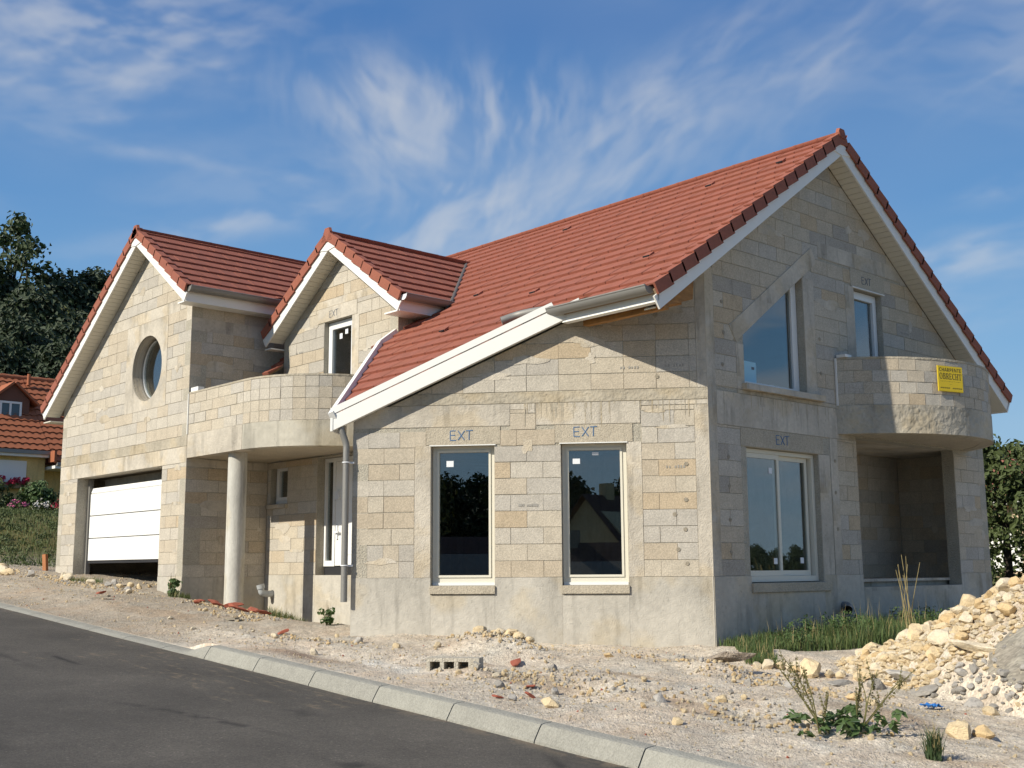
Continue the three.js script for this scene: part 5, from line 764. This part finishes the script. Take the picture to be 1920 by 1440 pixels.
function limb(p0, p1, r0, r1, bend, f) { const a = new THREE.Vector3(...p0), b = new THREE.Vector3(...p1), m = a.clone().lerp(b, 0.5).add(new THREE.Vector3((f() - 0.5) * bend, (f()) * bend * 0.5, (f() - 0.5) * bend)); const c = new THREE.CatmullRomCurve3([a, m, b]), g = new THREE.TubeGeometry(c, 6, 1, 7, false), p = g.attributes.position; for (let i = 0; i < p.count; i++) { const t = Math.floor(i / 8) / 6, q = c.getPoint(t), r = r0 + (r1 - r0) * t; p.setXYZ(i, q.x + (p.getX(i) - q.x) * r, q.y + (p.getY(i) - q.y) * r, q.z + (p.getZ(i) - q.z) * r); } g.computeVertexNormals(); return plain(g); }
function treeProto(seed, h, w, trunkH, nCl, per, ls, m, open = 0) {
  const f = rng(seed), t = new THREE.Group(), wood = [limb([0, -0.4, 0], [0, trunkH + h * 0.2, 0], 0.02 * h + 0.06, 0.012 * h, 0.2, f)], cl = [];
  for (let i = 0; i < nCl; i++) { const a = f() * 6.283, u = f(), yy = trunkH * 0.8 + (h - trunkH * 0.8) * u, env = Math.sin(Math.PI * clamp(0.12 + 0.86 * Math.pow(u, 0.85))) , rad = w * 0.5 * env * Math.sqrt(0.15 + 0.85 * f()), cr = w * (0.10 + 0.08 * f()) * (open ? 0.75 : 1); cl.push([Math.cos(a) * rad, yy, Math.sin(a) * rad, cr]); if (i % 3 === 0) wood.push(limb([0, trunkH * (0.7 + 0.3 * f()) + (yy - trunkH) * 0.35, 0], [Math.cos(a) * rad * 0.9, yy, Math.sin(a) * rad * 0.9], 0.008 * h, 0.002 * h, 0.8, f)); }
  add('trunk', wood, LM.bark, t); add('crown', leaves(f, cl, per, ls), m, t); return t;
}
const protos = { round: treeProto(1, 13, 8.5, 3.5, 95, 62, 0.42, LM.dark), open: treeProto(2, 14.5, 8, 5, 70, 46, 0.40, LM.mid, 1), yellow: treeProto(3, 11, 8.5, 2.2, 90, 62, 0.42, LM.yel), dark: treeProto(4, 12, 9, 2.0, 110, 60, 0.45, LM.dark) };
function tree(kind, x, z, s, rot, label, group, y) { const t = protos[kind].clone(); t.position.set(x, (y ?? ground(x, z, false)) - 0.2, z); t.scale.set(s, s * (0.95 + 0.1 * R()), s); t.rotation.y = rot; top(t, 'broadleaf_tree', label, 'tree', group); }
{
  // wooded hillside behind the neighbour's house
  tree('open', -71.5, -16.0, 0.97, 0.4, 'airy tall tree with sky showing through, highest on the wooded hill', undefined, 11.2);
  tree('round', -71.5, -21.4, 0.88, 1.2, 'rounded dark tree lower than the airy tall tree on the hill', undefined, 11.2);
  tree('yellow', -66.0, -17.0, 0.85, 2.2, 'yellowish green tree below the airy tall tree on the hill', undefined, 8.6);
  tree('round', -70.0, -12.0, 0.93, 3.2, 'dark tree beside the airy tall tree on the wooded hill', undefined, 11.0);
  const f = rng(61); let k = 0;
  for (const [x, z, s, y] of [[-62, -21, 0.8, 7.2], [-60, -14, 0.8, 6.2], [-58, -18, 0.72, 6], [-64, -26, 0.9, 8], [-67, -30, 0.95, 9.5], [-56, -10, 0.7, 5.5], [-54, -15.5, 0.62, 5.0], [-53, -20, 0.62, 5], [-75, -25, 1.0, 12], [-63, -9, 0.8, 7.5], [-71.5, -13.6, 0.98, 11], [-70.5, -18.8, 0.86, 11], [-69.5, -22.6, 0.92, 10.8], [-68.5, -25.6, 0.95, 10.4], [-64.5, -14.6, 0.85, 8.6], [-63.5, -18.6, 0.8, 8.2], [-62.5, -16, 0.8, 7.6], [-61.5, -23.5, 0.85, 7.2], [-59, -12, 0.75, 6.2], [-57.5, -20.5, 0.72, 6], [-55.5, -17.2, 0.66, 5.4], [-55, -13, 0.66, 5.4], [-57, -24, 0.8, 6], [-68, -24.5, 0.82, 9], [-66, -13, 0.8, 8.5]]) tree(pick(['dark', 'round', 'dark'], f), x, z, s, f() * 6, 'dense dark tree in the wood behind the yellow house', 'trees of the dark wood', y - 0.6);
}
// ---- neighbour's yellow house ----
{
  const n = new THREE.Group(); const X = -30.6, tl = mat('clay_tile', [0.46, 0.15, 0.065], { map: T.tile, roughness: 0.85 }), tl2 = mat('clay_tile_dark', [0.34, 0.10, 0.055], { map: T.tile, roughness: 0.85 }), yl = mat('yellow_render', [0.74, 0.57, 0.25], { map: rep(T.conc, 0.4) }), brick = mat('dormer_cladding', [0.16, 0.07, 0.045]);
  const g0 = ground(X, -2, false) - 0.6;
  add('wall', bx(X - 6, X, g0, 4.95, -3.48, 9), yl, n); add('side_wall', bx(X - 6, X - 0.6, g0, 4.62, -9, -3.481), yl, n);
  const slope45 = (u0, u1, x0, y0, x1, y1, name) => { // rows of clay tiles from (x0,y0) up to (x1,y1) between z=u0..u1
    const L = Math.hypot(x1 - x0, y1 - y0), rows = Math.round(L / 0.32), ang = Math.atan2(y1 - y0, x0 - x1), gs = []; const wv = []; const W = 0.24;
    for (let r = 0; r < rows; r++) { const t = r / rows, cx = x0 + (x1 - x0) * t, cy = y0 + (y1 - y0) * t, h = L / rows + 0.05; const pl = new THREE.PlaneGeometry(u1 - u0, h, Math.round((u1 - u0) / W) * 6, 1); const p = pl.attributes.position; for (let i = 0; i < p.count; i++) { const u = p.getX(i) / W, fr = u - Math.floor(u); p.setZ(i, 0.035 * Math.pow(Math.sin(fr * Math.PI), 2) - (p.getY(i) / h) * 0.05); } pl.translate(0, h / 2, 0.03); const lip = new THREE.PlaneGeometry(u1 - u0, 0.05).rotateX(Math.PI / 2); lip.translate(0, 0, 0.02); for (const q of [pl, lip]) { q.rotateX(-(Math.PI / 2 - ang)); q.rotateY(Math.PI / 2); q.translate(cx, cy, (u0 + u1) / 2); gs.push(plain(q)); } }
    add(name, gs, tl, n, 'stuff'); const d = new THREE.PlaneGeometry(u1 - u0, L); d.translate(0, L / 2, -0.03); d.rotateX(-(Math.PI / 2 - ang)); d.rotateY(Math.PI / 2); d.translate(x0, y0, (u0 + u1) / 2); add('roof_deck', plain(d), tl2, n);
  };
  slope45(-3.5, 9.2, X + 0.28, 4.98, X - 2.75, 7.82, 'roof_tiling'); slope45(-9.2, -3.52, X + 0.70, 4.60, X - 2.75, 7.83, 'roof_tiling');
  { const gs = []; for (let z = -9; z < 9; z += 0.4) { const c = new THREE.CylinderGeometry(0.12, 0.10, 0.42, 8, 1, true).rotateX(Math.PI / 2); c.translate(X - 2.75, 7.84, z); gs.push(plain(c)); } add('ridge', gs, tl, n, 'stuff'); }
  { const b = slopeBack(X); add('back_slope', b, tl2, n); }
  function slopeBack(x) { const L = Math.hypot(3.4, 3), d = new THREE.PlaneGeometry(18.4, L); d.translate(0, -L / 2, 0); d.rotateX(-(Math.PI / 2 - 0.75)); d.rotateY(-Math.PI / 2); d.translate(x - 2.75, 7.83, 0); return plain(d); }
  add('gutter', bx(X + 0.24, X + 0.38, 4.87, 4.99, -3.5, 9.2), M.zinc, n); add('eave_board', bx(X + 0.01, X + 0.30, 4.78, 4.868, -3.5, 9.2), M.white, n); add('gutter', bx(X + 0.66, X + 0.80, 4.50, 4.60, -9.2, -3.6), M.zinc, n); add('eave_board', bx(X - 0.5, X + 0.72, 4.40, 4.498, -9.2, -3.55), M.white, n); add('hip_end', bx(X + 0.25, X + 0.75, 4.62, 4.98, -3.58, -3.50), tl, n);
  add('flue_pipe', (() => { const c = new THREE.CylinderGeometry(0.06, 0.07, 0.4, 10); c.translate(X - 2.3, 7.75, -3.6); return plain(c); })(), tl, n);
  { const w = new THREE.Group(); w.name = 'shuttered_window'; n.add(w); add('roller_shutter', bx(X + 0.004, X + 0.03, 3.8, 4.65, -2.87, -1.6), M.white, w); add('sill', bx(X + 0.004, X + 0.16, 3.72, 3.78, -2.95, -1.5), M.conc, w); }
  // roof dormer
  const xf = -31.7, d = new THREE.Group(); d.name = 'roof_dormer'; n.add(d);
  const front = plate([[0, 0], [1.15, 0], [1.15, 0.98], [0.60, 1.52], [0, 0.98]], 0.0, -0.9, 0.002); front.rotateY(Math.PI / 2); front.translate(xf, 5.86, -2.10); add('dormer_cheeks', front, brick, d);
  for (const s of [1, -1]) { const L = 1.1, q = bx(0, L, 0, 0.07, -1.3, 0.14); q.rotateZ(-0.72); q.scale(s, 1, 1); if (s < 0) { const p = q.attributes.position; for (let i = 0; i < p.count; i += 3) { const a = [p.getX(i), p.getY(i), p.getZ(i)]; p.setXYZ(i, p.getX(i + 1), p.getY(i + 1), p.getZ(i + 1)); p.setXYZ(i + 1, ...a); } q.computeVertexNormals(); } q.rotateY(Math.PI / 2); q.translate(xf, 7.38, -2.69); add('dormer_roof', q, tl, d); }
  add('window_frame', [bx(xf + 0.003, xf + 0.05, 6.0, 6.07, -2.98, -2.25), bx(xf + 0.003, xf + 0.05, 6.68, 6.75, -2.98, -2.25), bx(xf + 0.003, xf + 0.05, 6.071, 6.679, -2.98, -2.91), bx(xf + 0.003, xf + 0.05, 6.071, 6.679, -2.64, -2.57), bx(xf + 0.003, xf + 0.05, 6.071, 6.679, -2.32, -2.25)], M.white, d);
  for (const z of [-2.91, -2.57]) add('window_pane', bx(xf + 0.006, xf + 0.02, 6.071, 6.679, z + 0.001, z + (z < -2.8 ? 0.269 : 0.249)), mat('dark_window_glass', [0.06, 0.09, 0.11], { roughness: 0.05 }), d);
  add('lead_apron', bx(xf + 0.01, xf + 0.30, 5.80, 5.88, -3.2, -2.0), M.zinc, d);
  top(n, 'yellow_house', 'yellow rendered house with clay tiled roof and small dormer window', 'house');
  // geraniums on its sill
  { const f = rng(8), g = new THREE.Group(), cl = []; for (let i = 0; i < 10; i++) cl.push([0.15 + f() * 0.15, (f() - 0.35) * 0.22, (f() - 0.5) * 1.1, 0.12]); add('petals', leaves(f, cl, 60, 0.07), LM.flower, g); add('foliage', leaves(f, cl.map((c) => [c[0] - 0.04, c[1] - 0.12, c[2], 0.12]), 18, 0.08), LM.weed, g); add('trough', bx(0.02, 0.2, -0.2, -0.02, -0.5, 0.5), M.underlay, g); top(g, 'geranium_trough', 'trough of deep red geraniums under the white roller shutter', 'flower box'); g.position.set(X + 0.14, 3.93, -2.3); }
  // garden shrubs on the bank
  const shrub = (x, z, w, h, m, label) => { const f = rng(Math.floor(x * 100 + z * 37) + 999), t = new THREE.Group(), cl = []; for (let i = 0; i < 26; i++) { const a = f() * 6.28, u = f(), r = Math.sqrt(f()) * w * 0.5 * (1 - 0.55 * u); cl.push([Math.cos(a) * r, h * (0.1 + 0.8 * u), Math.sin(a) * r, w * 0.2]); } add('stem', [limb([0, -0.2, 0], [0, h * 0.6, 0], 0.05, 0.02, 0.1, f), limb([0, 0, 0], [w * 0.2, h * 0.7, 0.1], 0.03, 0.01, 0.1, f)], LM.bark, t); add('foliage', leaves(f, cl, 42, 0.13), m, t); t.position.set(x, ground(x, z, false), z); top(t, 'garden_shrub', label, 'shrub'); };
  shrub(-27.2, -0.7, 1.3, 0.8, LM.hedge, 'pale green garden shrub under the red geranium trough'); shrub(-27.0, -1.9, 1.2, 0.85, LM.weed, 'rounded green garden shrub between two others below the yellow wall'); shrub(-26.8, -3.0, 1.1, 0.75, LM.mid, 'darker garden shrub nearest the corner of the block garage'); shrub(-27.4, 0.3, 1.2, 0.7, LM.weed, 'low garden shrub beside the pale green shrub under the geraniums');
  const fl = rng(44); for (const [x, z, m, lab] of [[-25.6, -0.9, LM.pink, 'small pink flower cushion on the garden bank'], [-25.4, -1.5, LM.white, 'small white flower cushion on the garden bank'], [-25.3, -2.0, LM.flower, 'small red flower cushion on the garden bank']]) { const t = new THREE.Group(), cl = [[0, 0.18, 0, 0.2], [0.1, 0.12, 0.2, 0.16], [0, 0.12, -0.2, 0.16]]; add('foliage', leaves(fl, cl, 50, 0.08), LM.hedge, t); add('petals', leaves(fl, cl.map((c) => [c[0] + 0.05, c[1] + 0.08, c[2], c[3]]), 22, 0.07), m, t); t.position.set(x, ground(x, z, false), z); top(t, 'flower_cushion', lab, 'flowers'); }
}
// ---- hedge and the house beyond on the far side ----
{
  const f = rng(71), conifer = (x, z, w, h, label) => { const t = new THREE.Group(), cl = []; for (let i = 0; i < 150; i++) { const a = f() * 6.28, u = f(), r = w * 0.5 * (1 - 0.45 * u * u) * Math.sqrt(0.25 + 0.75 * f()); cl.push([Math.cos(a) * r, 0.1 + (h - 0.2) * u, Math.sin(a) * r, 0.3]); } add('trunk', limb([0, -0.2, 0], [0, h * 0.8, 0], 0.12, 0.03, 0.1, f), LM.bark, t); add('foliage', leaves(f, cl, 56, 0.13), LM.hedge, t); t.position.set(x, ground(x, z, false) - 0.1, z); top(t, 'hedge_shrub', label, 'hedge'); };
  conifer(-2.75, -13.6, 2.3, 3.6, 'yellow green hedge shrub standing right behind the house corner'); conifer(-1.2, -13.9, 2.4, 3.7, 'taller hedge shrub next along from the house corner'); conifer(-4.6, -13.4, 2.2, 2.9, 'hedge shrub hidden mostly by the house end wall'); conifer(0.8, -14.0, 2.4, 3.2, 'hedge shrub at the open end of the hedge row');
  const h = new THREE.Group(); const pink = mat('pale_pink_render', [0.62, 0.47, 0.32]), tl = mat('brown_red_tile', [0.36, 0.14, 0.09], { map: T.tile });
  add('wall', bx(-5, 5, -2, 3.6, -3.5, 3.5), pink, h); for (const s of [1, -1]) { const r = bx(-5.3, 5.3, -0.05, 0.05, 0, 4.4); r.rotateX(0.5); if (s < 0) r.rotateY(Math.PI); r.translate(0, 5.5, 0); add('roof', r, tl, h); } add('chimney', bx(2.5, 3.0, 4.6, 6.1, -0.3, 0.3), tl, h); add('gable_infill', plate([[-3.5, 3.6], [3.5, 3.6], [0, 5.4]], 4.98, -4.98, 0.002).rotateY(Math.PI / 2), pink, h); add('eave_board', bx(-5.3, 5.3, 3.35, 3.5, 3.86, 3.92), M.white, h);
  add('window', bx(-2, -0.8, 1.2, 2.5, 3.501, 3.54), M.white, h); h.position.set(-8.5, -0.35, -30.5); h.rotation.y = 0.25; top(h, 'distant_house', 'pinkish house with low brown red roof beyond the hedge', 'house');
}
// ---- houses and trees across the road, which the windows mirror ----
{
  const house2 = (x, z, y, rot, w, d, eave, ridge, wallM, label) => { const h = new THREE.Group(), tl = mat('brown_roof_tile', [0.17, 0.10, 0.075], { map: T.tile, roughness: 0.8 }); add('wall', bx(-w, w, -4, eave, -d, d), wallM, h); const L = Math.hypot(d + 0.5, (ridge - eave) * (d + 0.5) / d), an = Math.atan2(ridge - eave, d); for (const s of [1, -1]) { const rows = Math.round(L / 0.34); for (let r = 0; r < rows; r++) { const q = bx(-w - 0.4, w + 0.4, -0.03, 0.03, r * L / rows, (r + 1) * L / rows + 0.04); q.rotateX(0.06); q.rotateX(an); if (s < 0) q.rotateY(Math.PI); q.translate(0, ridge + 0.03, 0); add('tile_course', q, tl, h); } } add('gable_infill', plate([[-d, eave], [d, eave], [0, ridge - 0.05]], w - 0.02, -w + 0.02, 0.002).rotateY(Math.PI / 2), wallM, h); add('chimney', bx(w * 0.4, w * 0.4 + 0.6, ridge - 0.8, ridge + 0.7, -0.3, 0.3), wallM, h); add('window', bx(-1.2, 0.2, eave - 2, eave - 0.7, d + 0.002, d + 0.04), M.white, h); h.position.set(x, y, z); h.rotation.y = rot; top(h, 'opposite_house', label, 'house'); };
  const cream = mat('cream_render', [0.62, 0.55, 0.33]), dull = mat('dull_render', [0.30, 0.27, 0.22]);
  house2(19.5, 44.5, -3.6, 3.45, 5.0, 4.8, 2.6, 6.3, dull, 'brown roofed house across the road, mirrored in the pavilion windows'); house2(31.0, 41.5, -3.6, 3.0, 3.0, 3.8, 5.4, 8.6, cream, 'cream walled house across the road beside the brown roofed one'); house2(26.5, 37.8, -3.6, 4.0, 3.0, 4.2, 2.2, 5.9, dull, 'low brown roofed outbuilding across the road before the other houses');
  const f = rng(83); for (let i = 0; i < 40; i++) { const a = 0.40 + (i / 39) * 0.40, d = 76 + 24 * f(); tree(pick(['dark', 'yellow', 'dark', 'round'], f), Math.cos(1.57 - a + 0.35) * 0 + Math.sin(a) * d - 9, Math.cos(a) * d - 10, 0.86 + 0.2 * f(), f() * 6, 'dark tree in the wood across the road, mirrored in the pavilion windows', 'wood across the road'); }
  for (let i = 0; i < 26; i++) { const d = 120 + 20 * f(), a = 0.45 + i * 0.016; tree(pick(['dark', 'round'], f), Math.sin(a) * d - 8.7, -Math.cos(a) * d + 11, 0.42 + 0.1 * f(), f() * 6, 'dark tree in the far wood down the valley, mirrored in the gable windows', 'far wood down the valley'); }
}
// ---- grass and weeds on the plot ----
function blades(f, n, spot, h0, h1, w, m, name, parent, lean = 0.35) {
  const v = []; for (let i = 0; i < n; i++) { const [x, z, k] = spot(f); const y = ground(x, z) - 0.01, h = (h0 + (h1 - h0) * f()) * (k ?? 1), a = f() * 6.28, l = lean * h * (0.3 + f()), ww = w * (0.6 + 0.8 * f()), c = Math.cos(a), s = Math.sin(a), px = -s * ww, pz = c * ww, mx = x + c * l * 0.35, mz = z + s * l * 0.35, tx = x + c * l, tz = z + s * l; v.push(x - px, y, z - pz, x + px, y, z + pz, mx + px * 0.7, y + h * 0.6, mz + pz * 0.7, x - px, y, z - pz, mx + px * 0.7, y + h * 0.6, mz + pz * 0.7, mx - px * 0.7, y + h * 0.6, mz - pz * 0.7, mx - px * 0.7, y + h * 0.6, mz - pz * 0.7, mx + px * 0.7, y + h * 0.6, mz + pz * 0.7, tx, y + h, tz); }
  const g = new THREE.BufferGeometry(); g.setAttribute('position', new THREE.BufferAttribute(new Float32Array(v), 3)); g.computeVertexNormals(); g.setAttribute('uv', new THREE.BufferAttribute(new Float32Array(v.length / 3 * 2), 2)); return parent ? add(name, g, m, parent) : g;
}
{
  const f = rng(29);
  const strip = (ff) => { const z = 0.9 - ff() * 7, wd = 0.45 + 0.75 * sstep(0.5, -2.0, z), x = 0.03 + ff() * wd + (z > 0 ? 0.25 + z * 0.9 : 0); return [x, z, (0.45 + 0.75 * sstep(0.4, -2.5, z)) * (0.7 + 0.6 * fbm(x * 3, z * 3, 2))]; };
  for (const [n, h0, h1, w, m, name, lab] of [[11000, 0.08, 0.26, 0.005, LM.grass, 'grass', 'green grass along the foot of the gable wall'], [4200, 0.10, 0.30, 0.005, LM.weed, 'grass', 'darker leafy grass along the foot of the gable wall'], [260, 0.25, 0.5, 0.003, LM.dry, 'grass', 'dry straw stalks in the grass by the gable wall']]) { const o = new THREE.Mesh(blades(f, n, strip, h0, h1, w, m), m); o.castShadow = o.receiveShadow = true; top(o, name, lab, 'grass', undefined, 'stuff'); }
  { const cl = []; for (let i = 0; i < 60; i++) { const z = -0.6 - f() * 5, x = 0.2 + f() * 0.8; cl.push([x, ground(x, z) + 0.08 + 0.25 * f() * sstep(0, -2, z), z, 0.13]); } const o = new THREE.Mesh(leaves(f, cl, 40, 0.035), LM.weed); o.castShadow = true; top(o, 'ground_weeds', 'low leafy weeds among the grass by the gable wall', 'weeds', undefined, 'stuff'); }
  // grass on the uphill bank
  { const o = new THREE.Mesh(blades(f, 16000, (ff) => { const x = -15.6 - ff() * 11, z = -4 + ff() * 7.2; return [x, z, sstep(-15.4, -17, x) * (0.5 + fbm(x * 1.2, z * 1.2, 2))]; }, 0.05, 0.15, 0.009, LM.grass), LM.grass); o.castShadow = o.receiveShadow = true; top(o, 'grass', 'rough grass on the bank above the garage', 'grass', undefined, 'stuff'); }
  { const cl = []; for (let i = 0; i < 420; i++) { const x = -16.2 - f() * 9, z = -3.5 + f() * 6; cl.push([x, ground(x, z) + 0.04, z, 0.1 + 0.16 * f() * f()]); } const o = new THREE.Mesh(leaves(f, cl, 26, 0.06), LM.hedge); o.castShadow = true; top(o, 'ground_weeds', 'low weeds and clover on the bank above the garage', 'weeds', undefined, 'stuff'); }
  // tufts
  const tuft = (x, z, r, h, n, label, m = LM.grass) => { const t = new THREE.Group(); blades(f, n, (ff) => { const a = ff() * 6.28, q = Math.sqrt(ff()) * r; return [x + Math.cos(a) * q, z + Math.sin(a) * q, 1]; }, h * 0.5, h, 0.004, m, 'grass_blades', t, 0.5); blades(f, Math.ceil(n / 9), (ff) => { const a = ff() * 6.28, q = Math.sqrt(ff()) * r; return [x + Math.cos(a) * q, z + Math.sin(a) * q, 1]; }, h * 0.7, h * 1.3, 0.003, LM.dry, 'dry_blades', t, 0.4); top(t, 'grass_tuft', label, 'grass tuft'); };
  tuft(4.66, 3.68, 0.055, 0.24, 170, 'small round green grass tuft near the split stone', leafMat('dark_grass', [0.045, 0.085, 0.02], 0.3)); tuft(-6.75, 1.75, 0.22, 0.22, 420, 'grass tuft in the litter beside the round column'); tuft(-6.2, 1.85, 0.2, 0.2, 380, 'wider grass tuft between the round column and the pavilion'); tuft(-8.9, 2.35, 0.18, 0.12, 260, 'grass tuft at the front corner of the garage'); tuft(-11.6, 2.75, 0.28, 0.12, 300, 'grass tuft among the stones before the garage door');
  // leafy weeds
  const weed = (x, z, h, label, n = 10) => { const t = new THREE.Group(), y = ground(x, z), wood = [], cl = []; for (let i = 0; i < 5; i++) { const a = f() * 6.28, r = h * 0.35 * f(); wood.push(limb([0, -0.02, 0], [Math.cos(a) * r, h * (0.6 + 0.4 * f()), Math.sin(a) * r], 0.006, 0.002, 0.04, f)); for (let k = 0; k < n / 5; k++) cl.push([Math.cos(a) * (r + 0.06) * (k + 1) / 2.2, h * (0.15 + 0.33 * k + 0.1 * f()), Math.sin(a) * (r + 0.06) * (k + 1) / 2.2, h * 0.2]); } add('stem', wood, LM.stem, t); add('leaves', leaves(f, cl, 9, h * 0.22), LM.weed, t); t.position.set(x, y, z); top(t, 'leafy_weed', label, 'weed'); };
  weed(-9.0, 2.45, 0.38, 'leafy green weed growing against the front corner of the garage'); weed(-4.4, 2.5, 0.3, 'small leafy weed at the foot of the pavilion side wall'); weed(-6.6, 0.95, 0.28, 'small leafy weed below the entrance door');
  { // tall dry stalks before the loggia
    const t = new THREE.Group(), gs = []; for (let i = 0; i < 9; i++) gs.push(limb([(f() - 0.5) * 0.25, 0, (f() - 0.5) * 0.3], [(f() - 0.5) * 0.35, 0.75 + 0.4 * f(), (f() - 0.5) * 0.35], 0.006, 0.003, 0.05, f)); add('stalks', gs, LM.dry, t); t.position.set(0.95, ground(0.95, -2.7), -2.7); top(t, 'dry_stalks', 'tall straw coloured dry stalks before the open loggia', 'dry stalks'); }
  { // the dock plant with tall seed stalks
    const t = new THREE.Group(), x = 3.9, z = 3.42, stalks = [[-0.62, 0.62, -0.08], [-0.50, 0.56, 0.0], [-0.42, 0.52, -0.1], [-0.36, 0.48, 0.05], [0.12, 0.40, -0.15], [0.22, 0.44, -0.05], [0.38, 0.40, 0.0], [0.52, 0.46, -0.05], [-0.2, 0.30, 0.1], [0.02, 0.34, 0.05]];
    const rx = 0.67, rz = -0.74; // spread mostly along this line
    const wood = [], seeds = [], lv = [];
    stalks.forEach(([a, h, b], i) => { const root = [(i < 4 || i === 8 ? -0.22 : 0.06) * rx + (f() - 0.5) * 0.08, 0, (i < 4 || i === 8 ? -0.22 : 0.06) * rz + (f() - 0.5) * 0.08], tip = [a * rx + b, h, a * rz + b]; wood.push(limb(root, tip, 0.006, 0.0022, 0.08, f)); for (let k = 0; k < 15; k++) { const u = 0.35 + 0.63 * k / 15; seeds.push([root[0] + (tip[0] - root[0]) * u, tip[1] * u, root[2] + (tip[2] - root[2]) * u, 0.014]); } for (let q = 0; q < 2; q++) { const u = 0.45 + 0.3 * f(), o = [root[0] + (tip[0] - root[0]) * u, tip[1] * u, root[2] + (tip[2] - root[2]) * u], e = [o[0] + (f() - 0.4) * 0.10, o[1] + 0.16 * f() + 0.08, o[2] + (f() - 0.5) * 0.10]; wood.push(limb(o, e, 0.003, 0.0015, 0.02, f)); for (let k = 0; k < 6; k++) { const w = k / 6; seeds.push([o[0] + (e[0] - o[0]) * w, o[1] + (e[1] - o[1]) * w, o[2] + (e[2] - o[2]) * w, 0.012]); } } });
    for (let i = 0; i < 34; i++) { const a = f() * 6.28, r = 0.05 + f() * 0.26; lv.push([r * Math.cos(a) * 1.1 + (f() < 0.35 ? -0.2 * rx : 0), 0.02 + f() * 0.14, r * Math.sin(a) + (f() < 0.35 ? -0.2 * rz : 0), 0.05]); }
    add('stalks', wood, mat('red_green_stalk', [0.13, 0.12, 0.04]), t); add('seeds', leaves(f, seeds, 5, 0.016), leafMat('seed_heads', [0.17, 0.15, 0.05], 0.2), t); add('leaves', leaves(f, lv, 7, 0.075, 0.5), LM.weed, t);
    t.position.set(x, ground(x, z), z); top(t, 'dock_plant', 'spreading green dock plant with tall brownish seed stalks on pale soil', 'plant');
  }
}
renderer.render(scene, camera);
